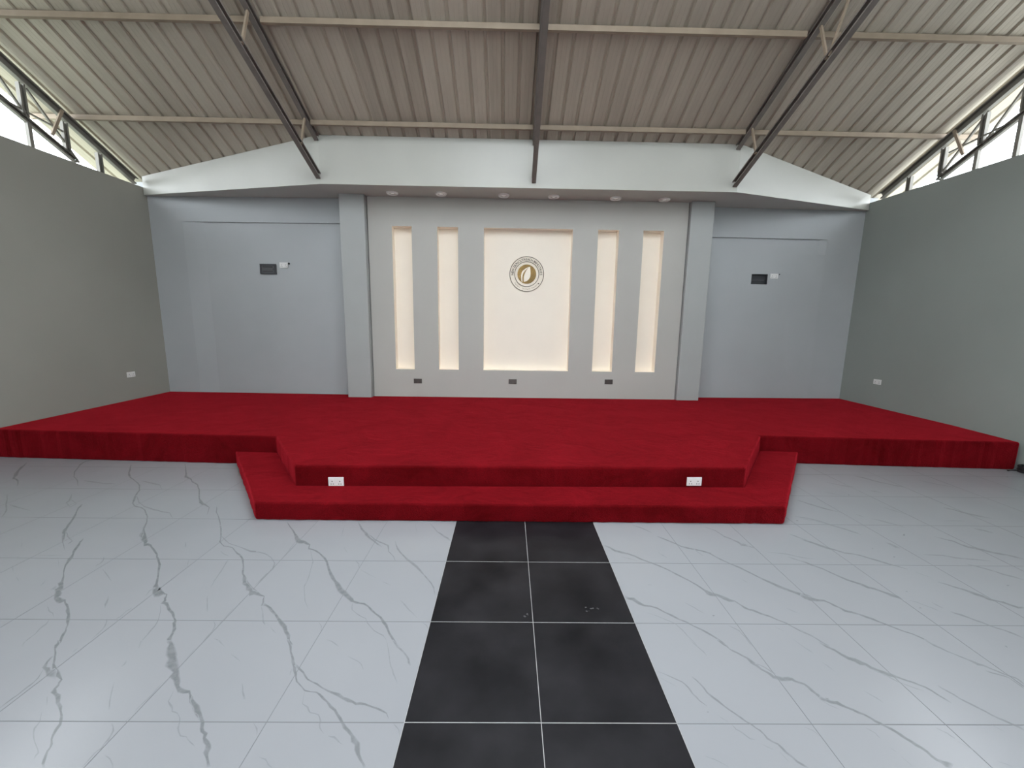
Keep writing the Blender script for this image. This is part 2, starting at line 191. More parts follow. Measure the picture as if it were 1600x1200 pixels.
(0.75,[2.215,2.755,2.227,2.767,2.259,2.701,2.277,2.72,2.308,2.656,2.322,2.67,2.356,2.566,2.374,2.582,2.415,2.496,2.436,2.515,2.454,2.442,2.481,2.466,2.504,2.413,2.523,2.43,2.532,2.365,2.568,2.394,2.575,2.326,2.594,2.342]),
(0.35,[2.618,2.326,2.627,2.334,2.655,2.3,2.664,2.308,2.688,2.262,2.697,2.27,2.713,2.219,2.722,2.226]),
(0.5,[2.744,2.307,2.754,2.315,2.756,2.252,2.772,2.263]),
(0.6,[2.772,2.222,2.792,2.236,2.803,2.19,2.826,2.207,2.843,2.149,2.858,2.16,2.88,2.108,2.893,2.117,2.924,2.069,2.94,2.079,2.963,2.008,2.978,2.018]),
(0.75,[1.931,2.366,1.96,2.395,1.961,2.319,2,2.361,2.049,2.314,2.068,2.333,2.079,2.274,2.099,2.291,2.108,2.222,2.13,2.243,2.174,2.196,2.188,2.209,2.221,2.153,2.241,2.17,2.267,2.11,2.281,2.122,2.301,2.076,2.314,2.086,2.349,2.042,2.361,2.05,2.382,1.995,2.395,2.004,2.399,1.951,2.414,1.961]),
(0.6,[1.72,2.071,1.731,2.081,1.75,2.025,1.764,2.036,1.776,1.975,1.788,1.985,1.795,1.95,1.807,1.96]),
(0.6,[3.618,3.114,3.634,3.127,3.697,3.034,3.723,3.055,3.715,2.948,3.75,2.975,3.781,2.907,3.82,2.937,3.828,2.871,3.86,2.895,3.904,2.842,3.929,2.861,3.966,2.787,3.991,2.805]),
(0.5,[3.248,2.847,3.26,2.858,3.388,2.834,3.404,2.848,3.449,2.8,3.471,2.819,3.55,2.784,3.57,2.8,3.678,2.764,3.692,2.775]),
(0.5,[3.441,2.727,3.455,2.737,3.522,2.661,3.544,2.677,3.569,2.598,3.594,2.615,3.646,2.538,3.662,2.549]),
(0.4,[3.35,3.426,3.365,3.441,3.431,3.347,3.452,3.366,3.509,3.27,3.525,3.285]),
(0.5,[4.114,3.252,4.137,3.27,4.166,3.212,4.196,3.235,4.199,3.177,4.217,3.19]),
(0.35,[3.999,3.387,4.017,3.403,4.191,3.384,4.209,3.4]),
(0.5,[3.11,3.018,3.123,3.029,3.118,2.968,3.152,2.997,3.142,2.927,3.176,2.956]),
(0.9,[3.361,3.128,3.399,3.161,3.372,3.12,3.403,3.147]),
(0.7,[2.978,2.813,2.997,2.832,2.992,2.81,3.009,2.827]),
(0.7,[2.674,2.408,2.689,2.422,2.687,2.405,2.7,2.417]),
(0.7,[2.607,2.253,2.621,2.265,2.623,2.251,2.633,2.26]),
(0.6,[3.447,2.479,3.467,2.494,3.463,2.475,3.48,2.488]),
(0.6,[2.911,2.925,2.928,2.942,2.925,2.922,2.94,2.937]),
(0.75,[1.195,1.997,1.206,2.008,1.215,1.959,1.227,1.969,1.231,1.937,1.237,1.943,1.239,1.917,1.251,1.93,1.273,1.887,1.284,1.897,1.293,1.84,1.317,1.86,1.322,1.8,1.334,1.811,1.347,1.765,1.366,1.782,1.365,1.744,1.387,1.769,1.413,1.734,1.439,1.764,1.451,1.727,1.463,1.74,1.482,1.714,1.495,1.724,1.49,1.68,1.509,1.692,1.504,1.644,1.524,1.659,1.524,1.625,1.549,1.647,1.541,1.612,1.569,1.636]),
(0.5,[1.316,1.839,1.323,1.846,1.354,1.809,1.361,1.816,1.379,1.773,1.388,1.781]),
(0.6,[0.787,1.79,0.79,1.795,0.838,1.76,0.843,1.766,0.885,1.729,0.891,1.735,0.9,1.699,0.909,1.705,0.907,1.664,0.916,1.67,0.925,1.628,0.932,1.633,0.947,1.602,0.952,1.605]),
(0.35,[0.788,1.754,0.791,1.758,0.846,1.706,0.851,1.711]),
(0.7,[0.947,1.761,0.952,1.765,0.968,1.719,0.976,1.725,0.979,1.67,0.989,1.677,1.008,1.625,1.02,1.635,1.038,1.585,1.046,1.592,1.073,1.542,1.083,1.55,1.101,1.515,1.11,1.522,1.122,1.489,1.131,1.495,1.131,1.455,1.142,1.463,1.162,1.431,1.171,1.438,1.173,1.397,1.185,1.404,1.194,1.362,1.205,1.37,1.222,1.339,1.231,1.346]),
(0.3,[0.973,1.564,0.977,1.567,1.006,1.526,1.01,1.529]),
(0.45,[1.015,1.518,1.019,1.52,1.021,1.495,1.027,1.5,1.042,1.477,1.048,1.482,1.06,1.454,1.065,1.459,1.08,1.451,1.082,1.455]),
(0.35,[1.095,1.435,1.098,1.438,1.129,1.41,1.135,1.415]),
(0.35,[1.15,1.404,1.154,1.406,1.163,1.362,1.168,1.365]),
(0.4,[0.832,1.387,0.835,1.39,0.865,1.374,0.868,1.378,0.908,1.345,0.912,1.348]),
(0.4,[1.042,2,1.047,2.004,1.08,1.912,1.088,1.918,1.085,1.882,1.09,1.885]),
(0.9,[0.932,1.574,0.936,1.58,0.944,1.573,0.947,1.578]),
(0.4,[1.331,1.506,1.335,1.509,1.356,1.49,1.361,1.494,1.368,1.465,1.373,1.468]),
(0.35,[1.633,2.001,1.639,2.006,1.655,1.938,1.661,1.943,1.668,1.904,1.679,1.912]),
(0.35,[1.674,1.852,1.68,1.856,1.689,1.8,1.696,1.805]),
(0.8,[1.759,1.977,1.773,1.989,1.8,1.922,1.817,1.935,1.827,1.863,1.853,1.884,1.859,1.83,1.895,1.86,1.895,1.808,1.918,1.826,1.934,1.766,1.968,1.792,1.989,1.751,2.002,1.762,2.038,1.722,2.051,1.732,2.07,1.698,2.083,1.707,2.088,1.661,2.1,1.668,2.109,1.617,2.119,1.623]),
(0.4,[1.902,1.799,1.909,1.804,1.934,1.776,1.941,1.781,1.963,1.731,1.973,1.738,1.997,1.707,2.005,1.712,2.046,1.68,2.052,1.684]),
(0.85,[1.5,1.643,1.52,1.66,1.524,1.625,1.539,1.639,1.56,1.611,1.583,1.631,1.593,1.592,1.606,1.602,1.622,1.569,1.636,1.581,1.657,1.543,1.67,1.552,1.678,1.516,1.695,1.527,1.702,1.493,1.719,1.504,1.719,1.464,1.739,1.477,1.738,1.438,1.756,1.449,1.756,1.413,1.773,1.422,1.765,1.38,1.782,1.389,1.781,1.356,1.804,1.369,1.794,1.331,1.834,1.356]),
(0.4,[1.498,1.637,1.502,1.64,1.523,1.607,1.529,1.611,1.554,1.586,1.558,1.589]),
(0.65,[2.145,1.71,2.153,1.716,2.156,1.678,2.169,1.686,2.175,1.638,2.186,1.645,2.198,1.604,2.212,1.613,2.223,1.574,2.234,1.581,2.243,1.542,2.257,1.55,2.271,1.516,2.284,1.524,2.291,1.487,2.307,1.496]),
(0.6,[2.375,1.999,2.388,2.007,2.388,1.956,2.402,1.965,2.418,1.917,2.43,1.925,2.451,1.883,2.462,1.89,2.485,1.829,2.51,1.846,2.523,1.809,2.537,1.818,2.559,1.772,2.57,1.779,2.589,1.749,2.602,1.757,2.583,1.712,2.6,1.721]),
(0.6,[2.485,1.794,2.498,1.803,2.525,1.771,2.537,1.779,2.556,1.754,2.566,1.759,2.556,1.713,2.569,1.72,2.556,1.693,2.567,1.698]),
(0.4,[1.75,1.683,1.756,1.687,1.778,1.642,1.786,1.647,1.789,1.62,1.794,1.624]),
(0.35,[1.676,1.851,1.682,1.855,1.697,1.792,1.702,1.796]),
(0.35,[1.599,1.503,1.604,1.506,1.622,1.477,1.627,1.481,1.622,1.455,1.628,1.458]),
(0.3,[1.631,1.419,1.636,1.422,1.639,1.399,1.644,1.401]),
(0.3,[1.643,1.384,1.648,1.386,1.652,1.345,1.658,1.348]),
(0.5,[1.912,1.503,1.919,1.508,1.937,1.476,1.945,1.481,1.946,1.454,1.955,1.459]),
(0.25,[1.946,1.444,1.952,1.448,1.98,1.397,1.988,1.401]),
(0.3,[2.18,1.513,2.186,1.516,2.199,1.482,2.206,1.485]),
(0.3,[2.022,1.364,2.026,1.367,2.06,1.343,2.065,1.347]),
(0.8,[2.786,1.956,2.802,1.965,2.785,1.944,2.799,1.951]),
(0.55,[2.938,3.802,2.954,3.821,2.991,3.717,3.012,3.74,3.06,3.622,3.087,3.651,3.163,3.541,3.179,3.557]),
(0.5,[2.678,3.457,2.691,3.473,2.769,3.418,2.783,3.433,2.851,3.352,2.865,3.367,2.915,3.255,2.935,3.276,2.973,3.189,2.991,3.207,3.012,3.133,3.025,3.146]),
(0.5,[4.092,4.462,4.116,4.487,4.172,4.36,4.203,4.392,4.222,4.27,4.254,4.301,4.307,4.186,4.332,4.211,4.389,4.138,4.412,4.16]),
(0.35,[3.609,4.261,3.629,4.284,3.701,4.175,3.722,4.198,3.828,4.135,3.854,4.165]),
(0.35,[3.897,4.053,3.918,4.075,3.988,3.982,4.009,4.003]),
(0.5,[4.279,3.653,4.306,3.676,4.333,3.611,4.354,3.628,4.371,3.522,4.411,3.554,4.504,3.436,4.524,3.452]),
(0.4,[3.37,3.42,3.387,3.437,3.462,3.334,3.478,3.349,3.519,3.259,3.535,3.273]),
(0.3,[3.683,3.656,3.702,3.673,3.758,3.515,3.776,3.531]),
(0.35,[4.745,4.346,4.772,4.371,4.834,4.225,4.861,4.248,4.938,4.156,4.964,4.179]),
(0.35,[3.377,4.007,3.396,4.028,3.491,3.92,3.509,3.94]),
(0.4,[3.285,3.508,3.303,3.525,3.313,3.447,3.331,3.463]),
(0.9,[3.576,3.935,3.596,3.957,3.586,3.929,3.605,3.949]),
(0.9,[2.629,3.374,2.648,3.397,2.641,3.366,2.658,3.385]),
(0.8,[5.916,4.469,5.953,4.498,5.936,4.458,5.97,4.484])]

# ---------------------------------------------------------------- helpers
def link(o, parent=None):
    COL.objects.link(o)
    if parent is not None: o.parent = parent
    return o
class MB:
    def __init__(s): s.v, s.f, s.m, s.uv = [], [], [], {}
    def face(s, pts, m=0):
        n = len(s.v); s.v += [tuple(p) for p in pts]; s.f.append(tuple(range(n, n + len(pts)))); s.m.append(m)
    def solid(s, v, f, m=0):
        n = len(s.v); s.v += [tuple(p) for p in v]
        for q in f: s.f.append(tuple(n + i for i in q)); s.m.append(m)
    def box(s, x0, x1, y0, y1, z0, z1, m=0):
        s.solid([(x0,y0,z0),(x1,y0,z0),(x1,y1,z0),(x0,y1,z0),(x0,y0,z1),(x1,y0,z1),(x1,y1,z1),(x0,y1,z1)],
                [(0,3,2,1),(4,5,6,7),(0,1,5,4),(1,2,6,5),(2,3,7,6),(3,0,4,7)], m)
    def prism(s, poly, lo, hi, m=0):        # poly: list of (x, y); lo / hi: z or function of (x, y)
        L = lambda g, p: g(*p) if callable(g) else g
        n = len(poly)
        v = [(x, y, L(lo, (x, y))) for x, y in poly] + [(x, y, L(hi, (x, y))) for x, y in poly]
        f = [tuple(reversed(range(n))), tuple(range(n, 2*n))] + [(i, (i+1) % n, n + (i+1) % n, n + i) for i in range(n)]
        s.solid(v, f, m)
    def beam(s, a, b, w, h, side=Vector((1,0,0)), m=0):   # rectangular bar from a to b, w along side, h across
        a, b = Vector(a), Vector(b); d = (b - a).normalized(); u = (side - d * side.dot(d)).normalized() * w/2; t = d.cross(u).normalized() * h/2
        v = [a-u-t, a+u-t, a+u+t, a-u+t, b-u-t, b+u-t, b+u+t, b-u+t]
        s.solid(v, [(0,3,2,1),(4,5,6,7),(0,1,5,4),(1,2,6,5),(2,3,7,6),(3,0,4,7)], m)
    def channel(s, a, b, w, h, open_side=1, t=0.005, side=Vector((1,0,0))):  # C section: web + two flanges
        a, b = Vector(a), Vector(b); d = (b-a).normalized(); u = (side - d*side.dot(d)).normalized(); n = d.cross(u).normalized()
        if n.z < 0: n = -n
        o = -open_side
        s.beam(a + u*o*(w/2 - t/2), b + u*o*(w/2 - t/2), t, h, side)
        for k in (-1, 1):
            c = n*k*(h/2 - t/2) + u*open_side*t/2
            s.beam(a + c, b + c, w - t, t, side)
        for k in (-1, 1):
            c = n*k*(h/2 - .011) + u*open_side*(w/2 - t/2)
            s.beam(a + c, b + c, t, .016, side)
    def tube(s, pts, r, n=8, m=0):
        pts = [Vector(p) for p in pts]; base = len(s.v); ref = Vector((0,0,1))
        for i, p in enumerate(pts):
            d = (pts[min(i+1, len(pts)-1)] - pts[max(i-1, 0)]).normalized()
            u = d.cross(ref if abs(d.z) < .9 else Vector((1,0,0))).normalized(); t = d.cross(u)
            for k in range(n):
                a = 2*math.pi*k/n; s.v.append(tuple(p + u*r*math.cos(a) + t*r*math.sin(a)))
        for i in range(len(pts)-1):
            for k in range(n):
                s.f.append((base+i*n+k, base+i*n+(k+1)%n, base+(i+1)*n+(k+1)%n, base+(i+1)*n+k)); s.m.append(m)
        s.f.append(tuple(base+k for k in range(n))); s.m.append(m)
        s.f.append(tuple(base+(len(pts)-1)*n+k for k in reversed(range(n)))); s.m.append(m)
    def lathe(s, prof, mat4, n=32, m=0):    # prof (r, h) about local z
        base = len(s.v)
        for r, h in prof:
            for k in range(n):
                a = 2*math.pi*k/n; s.v.append(tuple(mat4 @ Vector((r*math.cos(a), r*math.sin(a), h))))
        for i in range(len(prof)-1):
            for k in range(n):
                s.f.append((base+i*n+k, base+i*n+(k+1)%n, base+(i+1)*n+(k+1)%n, base+(i+1)*n+k)); s.m.append(m)
        if prof[0][0] > 0 and prof[-1][0] > 0 and prof[0] != prof[-1]: pass
        s.f.append(tuple(base+(len(prof)-1)*n+k for k in range(n))) if prof[-1][0] < .9*prof[0][0] and prof[-1][0] > 0 and prof[0] != prof[-1] else None
        while len(s.m) < len(s.f): s.m.append(m)
    def build(s, name, mats, parent=None, bevel=0, smooth=False, loc=None, fix=True):
        me = bpy.data.meshes.new(name)
        off = Vector(loc) if loc is not None else Vector((0,0,0))
        me.from_pydata([tuple(Vector(v) - off) for v in s.v], [], s.f)
        if not isinstance(mats, (list, tuple)): mats = [mats]
        for k in mats: me.materials.append(k)
        me.polygons.foreach_set('material_index', s.m)
        if fix:
            b = bmesh.new(); b.from_mesh(me); bmesh.ops.remove_doubles(b, verts=b.verts, dist=1e-5)
            bmesh.ops.recalc_face_normals(b, faces=b.faces); b.to_mesh(me); b.free()
        if smooth:
            for p in me.polygons: p.use_smooth = True
        o = bpy.data.objects.new(name, me); link(o, parent)
        if loc is not None: o.location = off
        if parent is not None and parent.type == 'EMPTY' or parent is not None:
            o.location = off - world_loc(parent)
        if bevel:
            bm_ = o.modifiers.new('bevel', 'BEVEL'); bm_.width = bevel; bm_.segments = 3; bm_.limit_method = 'ANGLE'; bm_.angle_limit = math.radians(40)
        return o
def world_loc(o):
    v = Vector(o.location)
    while o.parent is not None: o = o.parent; v += Vector(o.location)
    return v
def tag(o, label=None, cat=None, group=None, kind=None):
    for k, v in (('label', label), ('category', cat), ('group', group), ('kind', kind)):
        if v: o[k] = v
    return o
def empty(name, loc):
    o = bpy.data.objects.new(name, None); o.location = loc; o.empty_display_size = .1
    return link(o)

# ---------------------------------------------------------------- materials
def mat(name, col, rough=.6, metal=0, spec=.5, var=0, vscale=2.0, bump=0, bscale=200, sheen=0, dist=.002, col2=None):
    m = bpy.data.materials.new(name); m.use_nodes = True; nt = m.node_tree; b = nt.nodes['Principled BSDF']
    b.inputs['Roughness'].default_value = rough; b.inputs['Metallic'].default_value = metal
    b.inputs['Specular IOR Level'].default_value = spec; b.inputs['Base Color'].default_value = (*col, 1)
    if sheen:
        b.inputs['Sheen Weight'].default_value = sheen; b.inputs['Sheen Roughness'].default_value = .5; b.inputs['Sheen Tint'].default_value = (*[min(1, c*3) for c in col], 1)
    tc = nt.nodes.new('ShaderNodeTexCoord')
    if var:
        n = nt.nodes.new('ShaderNodeTexNoise'); n.inputs['Scale'].default_value = vscale; n.inputs['Detail'].default_value = 5
        nt.links.new(tc.outputs['Object'], n.inputs['Vector'])
        mp = nt.nodes.new('ShaderNodeMapRange'); mp.inputs[1].default_value = .3; mp.inputs[2].default_value = .7
        mx = nt.nodes.new('ShaderNodeMix'); mx.data_type = 'RGBA'
        nt.links.new(n.outputs['Fac'], mp.inputs[0]); nt.links.new(mp.outputs[0], mx.inputs[0])
        mx.inputs[6].default_value = (*[c*(1-var) for c in col], 1); mx.inputs[7].default_value = (*(col2 or [min(1, c*(1+var)) for c in col]), 1)
        nt.links.new(mx.outputs[2], b.inputs['Base Color'])
    if bump:
        n = nt.nodes.new('ShaderNodeTexNoise'); n.inputs['Scale'].default_value = bscale; n.inputs['Detail'].default_value = 3
        nt.links.new(tc.outputs['Object'], n.inputs['Vector'])
        bp = nt.nodes.new('ShaderNodeBump'); bp.inputs['Strength'].default_value = bump; bp.inputs['Distance'].default_value = dist
        nt.links.new(n.outputs['Fac'], bp.inputs['Height']); nt.links.new(bp.outputs[0], b.inputs['Normal'])
    return m
PAINT = mat('grey_wall_paint', (.42,.442,.458), .55, spec=.35, var=.035, vscale=1.1, bump=.15, bscale=35, dist=.004)
PILL = mat('light_grey_pillar_paint', (.40,.415,.41), .5, spec=.35, var=.03, bump=.12, bscale=35, dist=.004)
FEAT = mat('warm_light_grey_wall_paint', (.47,.462,.435), .5, spec=.35, var=.03, vscale=1.1, bump=.15, bscale=35, dist=.004)
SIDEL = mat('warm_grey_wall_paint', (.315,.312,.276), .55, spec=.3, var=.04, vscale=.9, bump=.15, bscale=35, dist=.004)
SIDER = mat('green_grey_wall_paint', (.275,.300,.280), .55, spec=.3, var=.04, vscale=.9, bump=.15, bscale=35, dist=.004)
BULK = mat('pale_grey_bulkhead_paint', (.53,.535,.495), .3, spec=.4, var=.03, vscale=1.3, bump=.1, bscale=30, dist=.004)
SOFFIT = mat('soffit_grey_paint', (.52,.52,.49), .55, spec=.3, var=.03)
CREAM = mat('cream_niche_paint', (.95,.87,.76), .6, spec=.3, var=.012, vscale=3)
STEEL = mat('brown_grey_steel_paint', (.185,.165,.15), .5, spec=.4, var=.12, vscale=9)
PURL = mat('tan_purlin_primer', (.33,.265,.20), .55, spec=.35, var=.1, vscale=5)
GSTEEL = mat('olive_grey_steel_paint', (.21,.20,.175), .5, spec=.4, var=.1, vscale=8)
WHITE = mat('white_plastic', (.80,.80,.79), .3)
HOLE = mat('black_slot', (.015,.015,.015), .6)
DARK = mat('dark_grey_metal_box', (.045,.047,.055), .45)
DARK2 = mat('mid_grey_metal_box', (.085,.087,.095), .4)
SOCKD = mat('dark_bronze_plate', (.10,.092,.085), .35, metal=.4)
BLACK = mat('black_rubber', (.008,.008,.009), .5)
RINGM = mat('brushed_bronze_line', (.16,.125,.09), .4, metal=.3)
GOLD = mat('polished_gold_disc', (.36,.235,.095), .22, metal=.75, var=.25, vscale=6)
GROUNDR = mat('bright_bounce_ground', (.42,.42,.39), .9)  # unseen ground on the right, tone chosen to brighten that overhang
GROUNDL = mat('dim_bounce_ground', (.23,.25,.20), .95, var=.2)  # unseen ground on the left, darker and greener for a dimmer bounce
GROUT = mat('light_grout', (.36,.36,.36), .8)
GROUTW = mat('grey_grout', (.158,.165,.174), .7)
TRIMW = mat('white_lamp_trim', (.92,.92,.90), .3)
LENS = mat('glowing_lamp_lens', (.9,.9,.86), .4)
LENS.node_tree.nodes['Principled BSDF'].inputs['Emission Color'].default_value = (1,.95,.85,1)
LENS.node_tree.nodes['Principled BSDF'].inputs['Emission Strength'].default_value = .45
LAMPG = mat('satin_lamp_reflector', (.62,.62,.60), .3, metal=.3)

# carpet
def carpet():
    m = bpy.data.materials.new('red_pile_carpet'); m.use_nodes = True; nt = m.node_tree; b = nt.nodes['Principled BSDF']; N = nt.nodes.new; L = nt.links.new
    tc = N('ShaderNodeTexCoord')
    a = N('ShaderNodeTexNoise'); a.inputs['Scale'].default_value = 2.6; a.inputs['Detail'].default_value = 6; a.inputs['Roughness'].default_value = .65; a.inputs['Distortion'].default_value = .8
    c = N('ShaderNodeTexNoise'); c.inputs['Scale'].default_value = 160; c.inputs['Detail'].default_value = 2
    L(tc.outputs['Object'], a.inputs['Vector']); L(tc.outputs['Object'], c.inputs['Vector'])
    r = N('ShaderNodeValToRGB'); r.color_ramp.elements[0].position = .32; r.color_ramp.elements[1].position = .68
    r.color_ramp.elements[0].color = (.095,.0022,.0036,1); r.color_ramp.elements[1].color = (.168,.0045,.0082,1)
    L(a.outputs['Fac'], r.inputs[0])
    mp = N('ShaderNodeMapRange'); mp.inputs[1].default_value = .3; mp.inputs[2].default_value = .7; mp.inputs[3].default_value = .72; mp.inputs[4].default_value = 1.2
    L(c.outputs['Fac'], mp.inputs[0])
    mx = N('ShaderNodeMix'); mx.data_type = 'RGBA'; mx.blend_type = 'MULTIPLY'; mx.inputs[0].default_value = 1
    L(r.outputs[0], mx.inputs[6]); L(mp.outputs[0], mx.inputs[7]); L(mx.outputs[2], b.inputs['Base Color'])
    b.inputs['Roughness'].default_value = 1; b.inputs['Specular IOR Level'].default_value = .03
    b.inputs['Sheen Weight'].default_value = 1.0; b.inputs['Sheen Roughness'].default_value = .3; b.inputs['Sheen Tint'].default_value = (.70,.03,.05,1)
    ad = N('ShaderNodeMath'); ad.operation = 'ADD'; ml = N('ShaderNodeMath'); ml.operation = 'MULTIPLY'; ml.inputs[1].default_value = 2.5
    L(a.outputs['Fac'], ml.inputs[0]); L(ml.outputs[0], ad.inputs[0]); L(c.outputs['Fac'], ad.inputs[1])
    bp = N('ShaderNodeBump'); bp.inputs['Strength'].default_value = .6; bp.inputs['Distance'].default_value = .012
    L(ad.outputs[0], bp.inputs['Height']); L(bp.outputs[0], b.inputs['Normal'])
    return m
CARPET = carpet()

# roof sheet underside: each sheet of four ribs a little lighter or duller than the next
def sheetmat():
    m = bpy.data.materials.new('box_profile_roof_sheet'); m.use_nodes = True; nt = m.node_tree; b = nt.nodes['Principled BSDF']; N = nt.nodes.new; L = nt.links.new
    tc = N('ShaderNodeTexCoord'); sp = N('ShaderNodeSeparateXYZ'); L(tc.outputs['Object'], sp.inputs[0])
    d = N('ShaderNodeMath'); d.operation = 'MULTIPLY_ADD'; d.inputs[1].default_value = 1/.85; d.inputs[2].default_value = 20.3; L(sp.outputs[0], d.inputs[0])
    fl = N('ShaderNodeMath'); fl.operation = 'FLOOR'; L(d.outputs[0], fl.inputs[0])
    wn = N('ShaderNodeTexWhiteNoise'); wn.noise_dimensions = '1D'; L(fl.outputs[0], wn.inputs['W'])
    n = N('ShaderNodeTexNoise'); n.inputs['Scale'].default_value = 3; n.inputs['Detail'].default_value = 4
    mpv = N('ShaderNodeMapping'); mpv.inputs['Scale'].default_value = (2.5, .35, .35); L(tc.outputs['Object'], mpv.inputs[0]); L(mpv.outputs[0], n.inputs['Vector'])
    ad = N('ShaderNodeMath'); ad.operation = 'MULTIPLY_ADD'; ad.inputs[1].default_value = .55; L(wn.outputs[0], ad.inputs[0]); L(n.outputs['Fac'], ad.inputs[2])
    r = N('ShaderNodeValToRGB'); r.color_ramp.elements[0].position = .35; r.color_ramp.elements[1].position = 1.1
    r.color_ramp.elements[0].color = (.42,.375,.31,1); r.color_ramp.elements[1].color = (.54,.49,.41,1)
    L(ad.outputs[0], r.inputs[0]); L(r.outputs[0], b.inputs['Base Color'])
    b.inputs['Roughness'].default_value = .45; b.inputs['Metallic'].default_value = .15
    return m
SHEET = sheetmat()

def tile_white():
    m = bpy.data.materials.new('polished_white_marble_tile'); m.use_nodes = True; nt = m.node_tree; b = nt.nodes['Principled BSDF']; N = nt.nodes.new; L = nt.links.new
    tc = N('ShaderNodeTexCoord'); n = N('ShaderNodeTexNoise'); n.inputs['Scale'].default_value = 1.3; n.inputs['Detail'].default_value = 4
    L(tc.outputs['Object'], n.inputs['Vector'])
    r = N('ShaderNodeValToRGB'); r.color_ramp.elements[0].position = .3; r.color_ramp.elements[1].position = .7
    r.color_ramp.elements[0].color = (.282,.290,.310,1); r.color_ramp.elements[1].color = (.300,.308,.327,1)
    L(n.outputs['Fac'], r.inputs[0])
    # attribute 'vein' blends towards the grey vein colour; edges of a vein fade out
    at = N('ShaderNodeAttribute'); at.attribute_name = 'vein'
    n2 = N('ShaderNodeTexNoise'); n2.inputs['Scale'].default_value = 30; n2.inputs['Detail'].default_value = 4; L(tc.outputs['Object'], n2.inputs['Vector'])
    mp = N('ShaderNodeMapRange'); mp.inputs[1].default_value = .3; mp.inputs[2].default_value = .6; mp.inputs[3].default_value = .55; mp.inputs[4].default_value = 1.0
    L(n2.outputs['Fac'], mp.inputs[0])
    mu = N('ShaderNodeMath'); mu.operation = 'MULTIPLY'; L(at.outputs['Fac'], mu.inputs[0]); L(mp.outputs[0], mu.inputs[1])
    mx = N('ShaderNodeMix'); mx.data_type = 'RGBA'; L(mu.outputs[0], mx.inputs[0]); L(r.outputs[0], mx.inputs[6]); mx.inputs[7].default_value = (.165,.173,.183,1)
    L(mx.outputs[2], b.inputs['Base Color'])
    b.inputs['Roughness'].default_value = .22; b.inputs['Specular IOR Level'].default_value = .35
    return m
TILEW = tile_white()
def tile_black():
    m = mat('black_slate_tile', (.0075,.0072,.0095), .42, spec=.18, var=.35, vscale=3.2, bump=.2, bscale=14, dist=.002, col2=(.019,.018,.021))
    return m
TILEB = tile_black()

# ---------------------------------------------------------------- room shell
def grid(gx, gy): return (gx - TR*gy, gy + TR*gx)
b = MB(); b.box(WL-.2, WR+.2, YEND, 7.9, -.2, 0)
floor = b.build('floor', TILEW); tag(floor, kind='structure')
# veins: strips lying in the tile surface, soft edged
def vein_mesh():
    V, Fc, A = [], [], []
    for vi, (s, Lc) in enumerate(VEINS):
        n = len(Lc)//4; pts = [(Lc[4*i], Lc[4*i+1], Lc[4*i+2], Lc[4*i+3]) for i in range(n)]
        fine = []
        for i in range(n-1):               # jagged subdivisions between the traced points
            for t in (0, .5):
                p = [pts[i][k]*(1-t) + pts[i+1][k]*t for k in range(4)]
                if t:
                    wx, wy = p[0]-p[2], p[1]-p[3]; j = random.uniform(-.28, .28); g = random.uniform(-.2, .12)
                    p = [p[0]+wx*(j+g), p[1]+wy*(j+g), p[2]+wx*(j-g), p[3]+wy*(j-g)]
                fine.append(p)
        fine.append(pts[-1]); base = len(V)
        for i, p in enumerate(fine):
            e = 1.0 if 0 < i < len(fine)-1 else .25
            for t, a in ((0, 0), (.25, 1), (.75, 1), (1, 0)):
                V.append((p[0]+(p[2]-p[0])*t, p[1]+(p[3]-p[1])*t, .0003+vi*3e-6)); A.append(a*s*e)
        for i in range(len(fine)-1):
            for k in range(3):
                q = base+4*i+k; Fc.append((q, q+1, q+5, q+4))
    me = bpy.data.meshes.new('marble_veining'); me.from_pydata(V, [], Fc); me.materials.append(TILEW)
    at = me.attributes.new('vein', 'FLOAT', 'POINT'); at.data.foreach_set('value', A)
    bm_ = bmesh.new(); bm_.from_mesh(me)
    for f_ in bm_.faces:
        f_.normal_update()
        if f_.normal.z < 0: f_.normal_flip()
    bm_.to_mesh(me); bm_.free()
    return link(bpy.data.objects.new('marble_veining', me), floor)
vein_mesh()
# black aisle tiles
b = MB()
ax0, ax1 = XA, XA + 2*T
b.prism([grid(ax0, 3.34), grid(ax0, YEND+.05), grid(ax1, YEND+.05), grid(ax1, 3.34)], -.002, .0012)
b.build('aisle_tiling', TILEB, floor)['label'] = 'black slate tiles of the central aisle'
# grout
b = MB(); g = .0016
for j in range(-14, 7):
    y = YA + j*T
    for x0, x1, z, ww in ((WL+.02, ax0, .0009, g), (ax1, WR-.02, .0009, g)):
        b.prism([grid(x0, y-ww), grid(x1, y-ww), grid(x1, y+ww), grid(x0, y+ww)], 0, z)
for k in list(range(-9, 0)) + list(range(3, 12)):
    x = XA + k*T
    if WL+.05 < x < WR-.05: b.prism([grid(x-g*.8, YEND+.1), grid(x+g*.8, YEND+.1), grid(x+g*.8, 6.5), grid(x-g*.8, 6.5)], 0, .0009)
b.build('white_tile_grout', GROUTW, floor)
b = MB(); g = .0017
for j in range(-14, 4):
    y = YA + j*T
    if y < 3.3: b.prism([grid(ax0, y-g), grid(ax1, y-g), grid(ax1, y+g), grid(ax0, y+g)], 0, .0018)
for x, gg in ((ax0, .0012), (ax0+T, g), (ax1, .0012)):
    b.prism([grid(x-gg, YEND+.1), grid(x+gg, YEND+.1), grid(x+gg, 3.33), grid(x-gg, 3.33)], 0, .0017)
b.build('aisle_grout', GROUT, floor)
